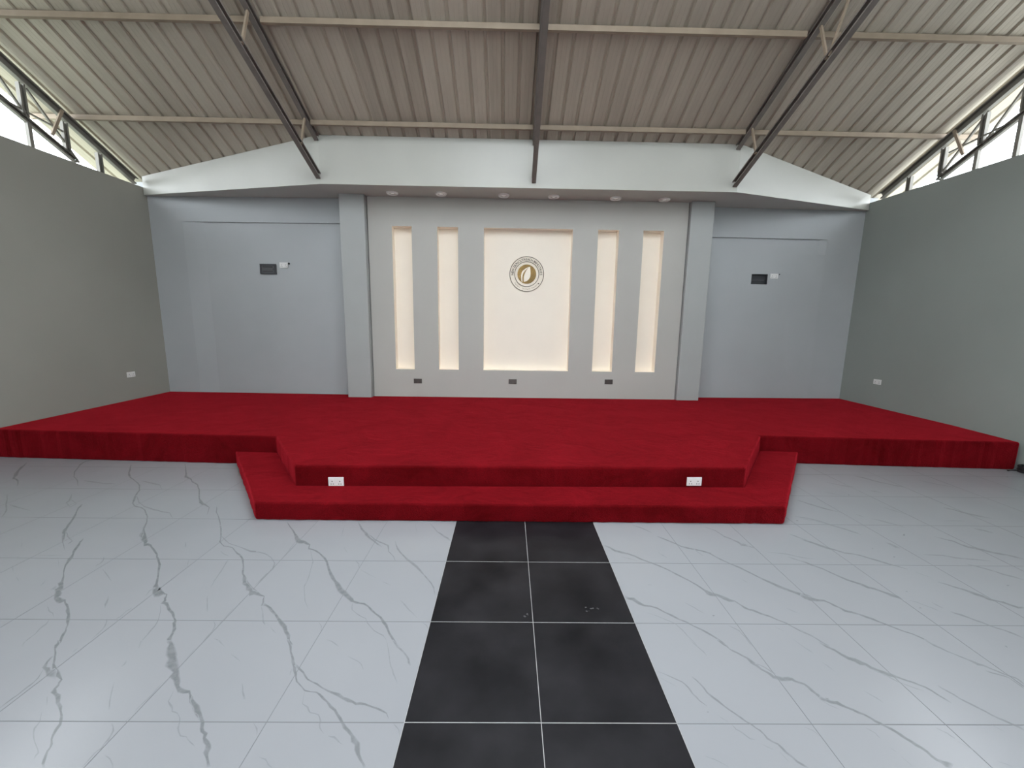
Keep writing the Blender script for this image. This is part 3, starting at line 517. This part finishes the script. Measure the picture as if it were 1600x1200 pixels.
# crumbs of plaster and dust marks on the aisle
b = MB()
for px, py, n in ((.55, 2.24, 9), (.14, 2.17, 4)):
    for i in range(n):
        x, y, r = px+random.uniform(-.04,.04), py+random.uniform(-.025,.025), random.uniform(.003,.009)
        b.prism([(x+r*random.uniform(.5,1)*math.cos(a), y+r*random.uniform(.5,1)*math.sin(a)) for a in [k*math.pi/3 for k in range(6)]], 0, .0022)
b.build('plaster_dust', mat('pale_dust', (.10,.10,.105), .9), floor)

def gable_fill(b, x0, x1):              # unseen infill up to the roof, added to cut the gable light
    P = [(GZ, ZW), (GY, ZW), (GY, roof(GY)-.01), (0, roof(0)-.01), (GZ, roof(-GZ)-.01)]
    v = [(x0, y, z) for y, z in P] + [(x1, y, z) for y, z in P]; n = len(P)
    b.solid(v, [tuple(reversed(range(n))), tuple(range(n, 2*n))] + [(i, (i+1) % n, n+(i+1) % n, n+i) for i in range(n)])
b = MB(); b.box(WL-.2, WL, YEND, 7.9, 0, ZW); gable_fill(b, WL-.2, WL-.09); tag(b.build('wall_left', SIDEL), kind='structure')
b = MB(); b.box(WR, WR+.2, YEND, 7.9, 0, ZW); gable_fill(b, WR+.09, WR+.2); tag(b.build('wall_right', SIDER), kind='structure')

# rear wall with a wide doorway, behind the photographer
b = MB(); b.box(WL-.2, -DW, YEND-.2, YEND, -.2, 3.9); b.box(DW, WR+.2, YEND-.2, YEND, -.2, 3.9); b.box(-DW, DW, YEND-.2, YEND, DH, 3.9)
tag(b.build('wall_rear', PAINT), kind='structure')

# back wall as a height field: depth of each cell behind the face
def field(xs, zs, depth, yf):
    """depth(x, zm, xm): depth at x of the cell whose middle is (xm, zm); None leaves the cell open"""
    b = MB()
    mid = lambda L, i: (L[i]+L[i+1])/2
    nx, nz = len(xs)-1, len(zs)-1
    for i in range(nx):
        for j in range(nz):
            x0, x1, z0, z1, xm, zm = xs[i], xs[i+1], zs[j], zs[j+1], mid(xs, i), mid(zs, j)
            d0, d1 = depth(x0, zm, xm), depth(x1, zm, xm)
            if d0 is None: continue
            b.face([(x0, yf(x0)+d0, z0), (x1, yf(x1)+d1, z0), (x1, yf(x1)+d1, z1), (x0, yf(x0)+d0, z1)])
            if i+1 < nx:
                e = depth(x1, zm, mid(xs, i+1))
                if e is not None and e != d1: b.face([(x1, yf(x1)+d1, z0), (x1, yf(x1)+e, z0), (x1, yf(x1)+e, z1), (x1, yf(x1)+d1, z1)])
            if j+1 < nz:
                zn = mid(zs, j+1); e0, e1 = depth(x0, zn, xm), depth(x1, zn, xm)
                if e0 is not None and (e0 != d0 or e1 != d1): b.face([(x0, yf(x0)+d0, z1), (x1, yf(x1)+d1, z1), (x1, yf(x1)+e1, z1), (x0, yf(x0)+e0, z1)])
    return b
BX = (4.47, 4.765, 2.46, 2.64)          # open back box in the right bay
def dep(x, z, xm):
    if BX[0] < xm < BX[1] and BX[2] < z < BX[3]: return .09
    if xm < -2.75 and z < 3.355: return (.026 if z > 1.83 else .029)*max(0, min(1, (x+5.64)/.35))
    if xm > 3.25 and z < 3.265: return .028*max(0, min(1, (5.78-x)/(.12 if z > 3.0 else .5)))
    return 0
xs = [WL-.2, -5.64, -5.29, -2.75, 0, 3.25, BX[0], BX[1], 5.28, 5.66, 5.78, WR+.2]
zs = [0, 1.83, BX[2], BX[3], 3.0, 3.265, 3.355, 3.99]
b = field(xs, zs, dep, yb)
xx = [WL-.2, -2.8, 3.2, WR+.2]
for x0, x1 in zip(xx, xx[1:]):          # rear half of the wall
    b.face([(x0, 7.9, 0), (x1, 7.9, 0), (x1, 7.9, 3.99), (x0, 7.9, 3.99)])
tag(b.build('wall_back', PAINT, fix=True), kind='structure')

# ---------------------------------------------------------------- feature wall with five niches
NX = [(-1.959,-1.625), (-1.192,-.838), (-.397,1.125), (1.556,1.916), (2.335,2.691)]
NZ = (.852, 3.294)
xs = [-2.36] + [v for p in NX for v in p] + [3.09]
zs = [Z2+.001, NZ[0], NZ[1], ZS-.001]
fd = lambda x, z, xm: None if NZ[0] < z < NZ[1] and any(a < xm < c for a, c in NX) else 0
b = field(xs, zs, fd, lambda x: YN)
fw = b.build('wall_feature', FEAT, loc=(.36, YN, Z2)); tag(fw, kind='structure')
ND = .155
for i, (a, c) in enumerate(NX):
    b = MB(); y0, y1 = YN, YN+ND
    b.face([(a,y1,NZ[0]),(c,y1,NZ[0]),(c,y1,NZ[1]),(a,y1,NZ[1])])
    b.face([(a,y0,NZ[0]),(a,y1,NZ[0]),(a,y1,NZ[1]),(a,y0,NZ[1])]); b.face([(c,y0,NZ[0]),(c,y0,NZ[1]),(c,y1,NZ[1]),(c,y1,NZ[0])])
    b.face([(a,y0,NZ[0]),(c,y0,NZ[0]),(c,y1,NZ[0]),(a,y1,NZ[0])]); b.face([(a,y0,NZ[1]),(a,y1,NZ[1]),(c,y1,NZ[1]),(c,y0,NZ[1])])
    o = b.build('niche', CREAM, fw, loc=((a+c)/2, YN, NZ[0]))
    o['label'] = 'wide cream niche behind the round emblem' if i == 2 else 'tall narrow cream niche'

# pillars
for x0, x1, y0, lab in ((-2.786,-2.373,7.12,'flat grey pillar at the left end of the niche wall'), (3.104,3.50,7.17,'flat grey pillar at the right end of the niche wall')):
    b = MB(); yy = min(yb(x0), yb(x1)) - .001
    b.box(x0, x1, y0, yy, Z2, ZS)
    tag(b.build('pillar', PILL, bevel=.006, loc=((x0+x1)/2, y0, Z2)), lab, 'pillar', 'pillars flanking the niche wall')

# bulkhead over the stage: splayed to both corners, cut to the slope of the roof
b = MB()
xl, xr = -2.869, 3.569
poly = [(WL+.001, yb(WL)-.06), (xl, YF), (xr, YF), (WR-.001, yb(WR)-.06), (WR-.001, yb(WR)-.002), (3.2, yb(3.2)-.002), (-2.8, yb(-2.8)-.002), (WL+.001, yb(WL)-.002)]
n = len(poly)
v = [(x, y, ZS) for x, y in poly] + [(x, y, roof(y)-.003) for x, y in poly]
f = [tuple(reversed(range(n))), tuple(range(n, 2*n))] + [(i, (i+1) % n, n + (i+1) % n, n + i) for i in range(n)]
b.solid(v, f); b.m[0] = 1
tag(b.build('bulkhead', [BULK, SOFFIT], loc=(.35, YF, ZS)), 'pale grey painted bulkhead splayed across the back wall under the roof', 'bulkhead')

# ---------------------------------------------------------------- roof sheeting
SKYX = [(-1.37, 1.80)]
SKYY = [-3.6, 0, 4.4]
def slope(y0, y1, zf, x0=-6.86, x1=7.10):
    b = MB(); prof = []; P = .2125; k0 = math.floor((x0+.08)/P); x = -.08 + k0*P
    while x < x1 + P:
        prof += [(x-.027, 0), (x-.013, .030), (x+.013, .030), (x+.027, 0), (x+.074, 0), (x+.079, .0015), (x+.083, .0015), (x+.088, 0), (x+.130, 0), (x+.135, .0015), (x+.139, .0015), (x+.144, 0)]
        x += P
    prof = [p for p in prof if x0 <= p[0] <= x1]
    ys = [y0] + [q for q in SKYY if y0 < q < y1] + [y1]
    for (xa, ha), (xb, hb) in zip(prof, prof[1:]):
        for ya_, yb_ in zip(ys, ys[1:]):
            if any(a < (xa+xb)/2 < c for a, c in SKYX) and SKYY[0] <= ya_ and yb_ <= SKYY[-1]: continue     # unseen skylight opening, placed and sized to light the stage centre
            b.face([(xa, ya_, zf(ya_)+ha), (xb, ya_, zf(ya_)+hb), (xb, yb_, zf(yb_)+hb), (xa, yb_, zf(yb_)+ha)])
    return b
c = slope(0.0, 8.3, roof).build('ceiling', SHEET); tag(c, kind='structure')
slope(-8.0, 0.0, lambda y: roof(-y)).build('rear_slope', SHEET, c)

# ---------------------------------------------------------------- roof trusses
def along(y, off): return roof(y) + off
def truss(x, lab, opn, diag=False):
    t = empty('roof_truss', (x, 6.64, 3.86))
    y0, y1 = 6.652, .05
    X = lambda y: x + (.03*(6.65-y)*(1 if x > 1 else -1 if x < -1 else -.6))     # the trusses stand slightly splayed
    lo = lambda y: 3.872 + .485*(6.655-y)
    b = MB(); b.channel((X(y0), y0, along(y0, -.055)), (X(y1), y1, along(y1, -.055)), .06, .09, opn); b.build('top_chord', STEEL, t)
    b = MB(); b.channel((X(y0), y0, lo(y0)), (X(y1), y1, lo(y1)), .065, .095, opn); b.build('bottom_chord', STEEL, t)
    ys = [6.33, 5.18, 4.05, 2.9, 1.8, .75]
    for i, y in enumerate(ys[:4]):
        b = MB(); b.beam((X(y), y, along(y, -.06)), (X(y), y-.17, lo(y-.17)+.02), .022, .03); b.build('web_strut', PURL, t)
        if diag and i: b = MB(); b.beam((X(y), y-.20, lo(y-.2)+.02), (X(y), y-.52, along(y-.52, -.06)), .022, .022); b.build('web_diagonal', PURL, t)
    return tag(t, lab, 'roof truss', 'steel trusses over the room')
truss(-2.885, 'brown steel roof truss rising from the left bend of the bulkhead', 1)
truss(.40, 'brown steel roof truss rising from the middle of the bulkhead', -1)
truss(3.515, 'brown steel roof truss rising from the right bend of the bulkhead', -1, True)
def gable(x, lab, verts, posts, brace, opn):
    t = empty('gable_truss', (x, 6.9, ZW))
    b = MB(); b.channel((x, 7.34, along(7.34, -.155)), (x, 4.28, along(4.28, -.155)), .06, .115, opn); b.build('top_chord', GSTEEL, t)
    b = MB(); b.channel((x, 6.38, along(6.38, -.672)), (x, 4.28, along(4.28, -.672)), .05, .07, opn); b.build('bottom_chord', GSTEEL, t)
    for y, z1 in verts:
        b = MB(); b.channel((x, y, z1), (x, y, along(y, -.25)), .05, .07, opn, side=Vector((1,0,0))); b.build('upright', GSTEEL, t)
    for y in posts:
        b = MB(); b.beam((x, y, ZW), (x, y, along(y, -.705)), .045, .045); b.build('wall_post', GSTEEL, t)
    V = [v[0] for v in verts]
    for y0, y1 in ((6.42, 5.86), (5.86, 5.40), (5.40, 4.75), (4.75, 4.3)):
        b = MB(); b.beam((x, y0, along(y0, -.66)), (x, y1, along(y1, -.25)), .025, .025); b.build('web_diagonal', GSTEEL, t)
    b = MB(); b.beam((x, 6.30, 4.26), (x, 5.5, 4.36), .02, .02); b.build('tie_rod', GSTEEL, t)
    o = MB(); o.beam((x+brace, 6.24, along(6.24, -.14)), (x+brace, 6.06, along(6.06, -.62)), .022, .035); o.build('web_strut', PURL, t)
    return tag(t, lab, 'roof truss', 'open gable trusses on the side walls')
GL, GR = WL-.035, WR+.035
gable(GL, 'grey steel truss in the open gable above the left wall', [(6.74, ZW), (6.28, along(6.28,-.64)), (5.80, along(5.80,-.64)), (5.36, along(5.36,-.64)), (4.9, along(4.9,-.64)), (4.4, along(4.4,-.64))], [5.82, 5.40, 4.95, 4.5], .045, 1)
gable(GR, 'grey steel truss in the open gable above the right wall', [(6.85, ZW), (6.37, along(6.37,-.64)), (5.89, along(5.89,-.64)), (5.46, along(5.46,-.64)), (4.9, along(4.9,-.64)), (4.4, along(4.4,-.64))], [5.91, 5.46, 4.95, 4.5], -.045, -1)

# purlins, one per bay
bays = [(-6.84, -2.935, 'left'), (-2.86, .355, 'centre left'), (.42, 3.485, 'centre right'), (3.575, 7.06, 'right')]
for y, row in ((6.432, 'lower'), (5.298, 'upper')):
    for x0, x1, bay in bays:
        z = roof(y) - .046
        b = MB(); b.channel((x0, y, z), (x1, y, z), .045, .062, 1, side=Vector((0,1,0)))
        tag(b.build('purlin', PURL, loc=((x0+x1)/2, y, z)), 'tan steel purlin of the %s row, in the %s bay of the roof' % (row, bay), 'purlin', 'purlins under the roof sheets')

# ---------------------------------------------------------------- stage
st = empty('stage', (.2, 4.7, 0)); tag(st, 'low stage covered in deep red carpet with a projecting front step', 'stage')
plat = [(WL+.002, 4.845), (-4.5, 4.755), (-2.70, 4.668), (-1.99, 3.712), (2.36, 3.755), (3.225, 4.903), (4.9, 4.80), (6.345, 4.722), (WR-.002, 5.55),
        (WR-.002, yb(WR)-.003), (3.2, yb(3.2)-.003), (-2.8, yb(-2.8)-.003), (WL+.002, yb(WL)-.003)]
def pile_prism(poly, z0, z1, fuzz_edges):
    """prism with finely divided front edges, slightly uneven like cut pile"""
    pts = []
    for i, (x, y) in enumerate(poly):
        x2, y2 = poly[(i+1) % len(poly)]; d = math.hypot(x2-x, y2-y); n = max(1, int(d/.05)) if i in fuzz_edges else 1
        nx, ny = (y2-y)/d, -(x2-x)/d
        for k in range(n):
            t = k/n; j = random.uniform(-.004, .004) if k else 0
            pts.append((x+(x2-x)*t+nx*j, y+(y2-y)*t+ny*j))
    return pts
b = MB(); b.prism(pile_prism(plat, 0, Z2, range(0, 8)), 0, Z2)
b.build('platform', CARPET, st, bevel=.022)
sp = [(-3.20, 4.686), (-2.152, 3.326), (2.474, 3.310), (3.70, 4.868), (3.23, 4.896), (2.362, 3.748), (-1.988, 3.705), (-2.697, 4.661)]
b = MB(); b.prism(pile_prism(sp, 0, Z1, range(0, 3)), 0.001, Z1)
b.build('lower_step', CARPET, st, bevel=.018)

# ---------------------------------------------------------------- sockets and boxes
def rotbox(b, M4, x0, x1, y0, y1, z0, z1):
    v = [M4 @ Vector(p) for p in ((x0,y0,z0),(x1,y0,z0),(x1,y1,z0),(x0,y1,z0),(x0,y0,z1),(x1,y0,z1),(x1,y1,z1),(x0,y1,z1))]
    b.solid(v, [(0,3,2,1),(4,5,6,7),(0,1,5,4),(1,2,6,5),(2,3,7,6),(3,0,4,7)])
def socket(loc, rz, w, h, pm, lab, name='wall_socket', group=None, tilt=0):
    """double socket; local x along the wall, local y into the wall, z up"""
    t = empty(name, loc); t.rotation_euler = (0, tilt, rz); tag(t, lab, 'socket', group)
    def part(nm, bxs, m, bevel=0, parent=t):
        b = MB()
        for q in bxs: b.box(*q)
        me = b.build(nm, m, None, bevel=bevel); me.parent = parent; me.location = (0,0,0); return me
    pl = part('face_plate', [(-w/2, w/2, -.010, 0, -h/2, h/2)], pm, .003)
    for s in (-1, 1):
        cx = s*w*.25
        part('rocker_switch', [(cx-s*.004-.009, cx-s*.004+.009, -.0135, -.010, h*.12, h*.36)], pm, .001, pl)
        part('pin_holes', [(cx-.004, cx+.004, -.0108, -.0098, -.002, .008), (cx-.015, cx-.007, -.0108, -.0098, -h*.30, -h*.22), (cx+.007, cx+.015, -.0108, -.0098, -h*.30, -h*.22)], HOLE, 0, pl)
    return t
socket((-1.607, 3.708+.006, .199), .012, .146, .086, WHITE, 'white double socket set in the red step front, left of the aisle', group='sockets in the step front')
socket((1.859, 3.752, .214), .012, .146, .086, WHITE, 'white double socket set in the red step front, right of the aisle', group='sockets in the step front')
socket((WL, 6.75, .767), math.pi/2, .146, .086, WHITE, 'white double socket low on the left side wall', group='white wall sockets')
socket((WR, 6.825, .785), -math.pi/2, .146, .086, WHITE, 'white double socket low on the right side wall', group='white wall sockets')
for x, z, lab in ((-1.573, .641, 'left'), (.131, .653, 'middle'), (1.869, .668, 'right')):
    socket((x, YN, z), 0, .146, .086, SOCKD, 'dark double socket under the niches, %s of three' % lab, group='dark sockets on the niche wall')
yL = yb(-3.95) + .018
socket((-3.93, yL, 2.645), math.radians(-1.5), .146, .095, WHITE, 'white double socket beside the dark box, left of the pillars', group='high white sockets')
socket((4.885, yb(4.885) + .024, 2.608), math.radians(1), .146, .088, WHITE, 'white double socket beside the dark box, right of the pillars', group='high white sockets')
# closed breaker box, left bay
y = yb(-4.2) + .018
t = empty('breaker_box', (-4.21, y, 2.575)); tag(t, 'dark grey breaker box with a lipped cover on the left bay wall', 'breaker box')
t.rotation_euler = (0, 0, math.radians(-1.5))
def local(parent, nm, bxs, m, bevel=0):
    b = MB()
    for q in bxs: b.box(*q)
    o = b.build(nm, m, None, bevel=bevel); o.parent = parent; o.location = (0,0,0); return o
local(t, 'frame', [(-.145, .145, -.014, .0, .055, .088), (-.145, .145, -.014, .0, -.088, -.068), (-.145, -.115, -.014, .0, -.068, .055), (.105, .145, -.014, .0, -.068, .055)], DARK, .003)
dr = local(t, 'cover', [(-.115, .105, -.006, .0, -.068, .055)], DARK2, .002)
local(dr, 'breaker_slot', [(-.10, .08, -.0085, -.006, .030, .042)], HOLE); local(dr, 'breaker_slot', [(-.10, .08, -.0085, -.006, -.045, -.036)], HOLE)
local(dr, 'latch', [(.082, .097, -.012, -.006, -.02, .01)], DARK, .001)
# open back box, right bay
y = yb(4.62)
t = empty('open_back_box', (4.6175, y+.05, BX[2])); tag(t, 'open dark metal back box recessed in the right bay wall', 'electrical box')
b = MB(); x0, x1, z0, z1 = BX[0]+.002, BX[1]-.002, BX[2]+.002, BX[3]-.002; ya_, yb_ = y+.022, y+.085
b.face([(x0,yb_,z0),(x1,yb_,z0),(x1,yb_,z1),(x0,yb_,z1)]); b.face([(x0,ya_,z0),(x0,yb_,z0),(x0,yb_,z1),(x0,ya_,z1)]); b.face([(x1,ya_,z0),(x1,ya_,z1),(x1,yb_,z1),(x1,yb_,z0)])
b.face([(x0,ya_,z0),(x1,ya_,z0),(x1,yb_,z0),(x0,yb_,z0)]); b.face([(x0,ya_,z1),(x0,yb_,z1),(x1,yb_,z1),(x1,ya_,z1)])
b.build('box_shell', DARK, t)
b = MB(); b.box(x0+.03, x1-.03, yb_-.016, yb_-.006, (z0+z1)/2-.02, (z0+z1)/2-.005); b.build('mounting_rail', DARK2, t)
# cable knock-outs beside the high sockets
for x, z, r, lab in ((-3.838, 2.672, .017, 'small black cable hole right of the high left socket'), (4.982, 2.642, .010, 'tiny dark cable hole right of the high right socket')):
    y = yb(x) + (.018 if x < 0 else .024)
    b = MB(); b.lathe([(r, 0), (r, .004), (r*.7, .004), (r*.6, .001), (.001, .001)], Matrix.Translation((x, y, z)) @ Matrix.Rotation(math.pi/2, 4, 'X'), 20)
    tag(b.build('cable_grommet', BLACK, loc=(x, y, z)), lab, 'grommet')

# ---------------------------------------------------------------- downlights
DL = [(-1.875,7.02), (-1.084,7.01), (-.065,7.03), (.756,7.05), (1.787,7.075), (2.603,7.09)]
ORD = ['leftmost', 'second from the left', 'third from the left', 'fourth from the left', 'fifth from the left', 'rightmost']
for (x, y), nm in zip(DL, ORD):
    t = empty('downlight', (x, y, ZS)); tag(t, 'round white downlight in the soffit, %s of six' % nm, 'downlight', 'downlights over the niche wall')
    Mx = Matrix.Translation((x, y, ZS)) @ Matrix.Rotation(math.pi, 4, 'X')
    b = MB(); b.lathe([(.094, 0), (.093, .012), (.084, .026), (.072, .027), (.064, .020), (.056, .004)], Mx, 40); b.build('trim_ring', TRIMW, t, smooth=True)
    b = MB(); b.lathe([(.062, .012), (.045, .003), (.03, .002)], Mx, 40); b.build('reflector', LAMPG, t, smooth=True)
    b = MB(); b.lathe([(.030, .002), (.028, .010), (.018, .013), (.001, .014)], Mx, 24); b.build('lamp_lens', LENS, t, smooth=True)

# ---------------------------------------------------------------- emblem
EC = Vector((.355, YN+ND, 2.553)); ER = .305
em = empty('emblem', EC); tag(em, 'round gold and bronze emblem with a leaf in the wide cream niche', 'emblem')
EM = Matrix.Translation(EC) @ Matrix.Rotation(math.pi/2, 4, 'X')      # local z towards the room
def ring(nm, r0, r1, h, m):
    b = MB(); b.lathe([(r1, 0), (r1, h), (r0, h), (r0, 0)], EM, 96); return b.build(nm, m, em)
ring('outer_ring', ER*.962, ER, .008, RINGM)
ring('inner_ring', ER*.685, ER*.72, .008, RINGM)
b = MB(); b.lathe([(ER*.545, 0), (ER*.545, .007), (.001, .007)], EM, 96); b.build('gold_disc', GOLD, em)
def bez(P, n=14):
    out = []
    for p0, p1, p2 in P:
        for k in range(n):
            t = k/n; out.append(((1-t)**2*p0[0]+2*t*(1-t)*p1[0]+t*t*p2[0], (1-t)**2*p0[1]+2*t*(1-t)*p1[1]+t*t*p2[1]))
    return out
def plate(nm, pts, z0, z1, m):
    b = MB(); n = len(pts)
    v = [EM @ Vector((x*ER, y*ER, z0)) for x, y in pts] + [EM @ Vector((x*ER, y*ER, z1)) for x, y in pts]
    b.solid(v, [tuple(reversed(range(n))), tuple(range(n, 2*n))] + [(i, (i+1) % n, n+(i+1) % n, n+i) for i in range(n)])
    return b.build(nm, m, em)
# main leaf blade and the slimmer blade behind it, traced in emblem radii (centre 0,0)
plate('leaf', bez([((.18,.42),(.02,.33),(-.06,.16)), ((-.06,.16),(-.20,-.10),(-.17,-.44)), ((-.17,-.44),(.13,-.40),(.21,-.10)), ((.21,-.10),(.235,.10),(.18,.42))]), .007, .010, CREAM)
plate('leaf', bez([((.16,.42),(-.18,.32),(-.29,.10)), ((-.29,.10),(-.37,-.12),(-.29,-.42)), ((-.29,-.42),(-.25,-.44),(-.235,-.44)), ((-.235,-.44),(-.30,-.05),(-.14,.13)), ((-.14,.13),(-.05,.29),(.16,.42))]), .007, .009, CREAM)
def arc_text(words, r, a0, a1, size, flip=False):
    cu = bpy.data.curves.new('glyph', 'FONT'); ob = bpy.data.objects.new('glyph', cu); COL.objects.link(ob); cu.size = size; cu.extrude = .0015; cu.align_x = 'CENTER'; cu.offset = .0006
    b = MB(); n = len(words)
    wts = [.55 if ch in 'I ' else 1.35 if ch in 'MW' else 1 for ch in words]; tot = sum(wts); acc = 0
    for ch, wt in zip(words, wts):
        a = a0 + (a1-a0)*(acc+wt/2)/tot; acc += wt
        if ch == ' ': continue
        cu.body = ch; bpy.context.view_layer.update()
        me = ob.evaluated_get(bpy.context.evaluated_depsgraph_get()).to_mesh()
        th = math.radians(a)
        Tm = EM @ Matrix.Rotation(th - math.pi/2, 4, 'Z') @ Matrix.Translation((0, r, .003))
        if flip: Tm = EM @ Matrix.Rotation(th + math.pi/2, 4, 'Z') @ Matrix.Translation((0, -r-size*.7, .003))
        base = len(b.v); b.v += [tuple(Tm @ v.co) for v in me.vertices]
        for p in me.polygons: b.f.append(tuple(base+i for i in p.vertices)); b.m.append(0)
        ob.evaluated_get(bpy.context.evaluated_depsgraph_get()).to_mesh_clear()
    bpy.data.objects.remove(ob); bpy.data.curves.remove(cu)
    return b
arc_text('NEW ZION OUTREACH MINISTRIES', ER*.765, 184, -4, ER*.19).build('lettering', RINGM, em, fix=False)
b = MB()                                  # the worn lower arc: only traces of strokes are left
for k in range(26):
    a = math.radians(216 + k*4.2); 
    if k in (7, 8, 17): continue
    q = EM @ Matrix.Rotation(a, 4, 'Z')
    r0, r1, hw = ER*(.80 + .02*(k % 3)), ER*(.88 - .015*(k % 2)), ER*.011*(1 + k % 3)
    v = [q @ Vector(p) for p in ((r0,-hw,0),(r1,-hw,0),(r1,hw,0),(r0,hw,0),(r0,-hw,.003),(r1,-hw,.003),(r1,hw,.003),(r0,hw,.003))]
    b.solid(v, [(0,3,2,1),(4,5,6,7),(0,1,5,4),(1,2,6,5),(2,3,7,6),(3,0,4,7)])
o = b.build('worn_lettering', mat('faint_bronze', (.55,.48,.39), .5), em); o['label'] = 'worn faint lettering along the lower arc'; o['kind'] = 'stuff'
b = MB(); b.lathe([(.012, 0), (.012, .006), (.001, .006)], EM @ Matrix.Translation((ER*.70, -ER*.52, 0)), 16); b.build('stud', RINGM, em)
b = MB(); b.lathe([(.010, 0), (.010, .02), (.001, .02)], EM @ Matrix.Translation((-ER*.26, -ER*.93, 0)), 12); b.build('fixing_screw', RINGM, em)

# ---------------------------------------------------------------- black cable coil by the right wall
pts = []
for i in range(156):
    a = i*2*math.pi/24; rr = .062 + .004*math.sin(i*.7)
    pts.append((6.338+rr*math.cos(a), 4.612+rr*math.sin(a), .013 + .011*(i/24)))
b = MB(); b.tube(pts, .0115, 8)
b.tube([(6.30, 4.663, .012), (6.24, 4.685, .008), (6.19, 4.672, .006)], .004, 6); b.tube([(6.30, 4.65, .03), (6.25, 4.672, .015), (6.20, 4.69, .006)], .004, 6)
tag(b.build('cable_coil', BLACK, smooth=True, loc=(6.338, 4.612, 0)), 'coil of black cable on the white floor by the right wall', 'cable')

# ---------------------------------------------------------------- unseen outside ground, its two halves toned for bounce light
b = MB(); b.box(0, 60, -60, 60, -.5, -.25); gr = b.build('ground', GROUNDR); tag(gr, kind='structure')
b = MB(); b.box(-60, 0, -60, 60, -.5, -.25); b.build('dim_ground_left', GROUNDL, gr)
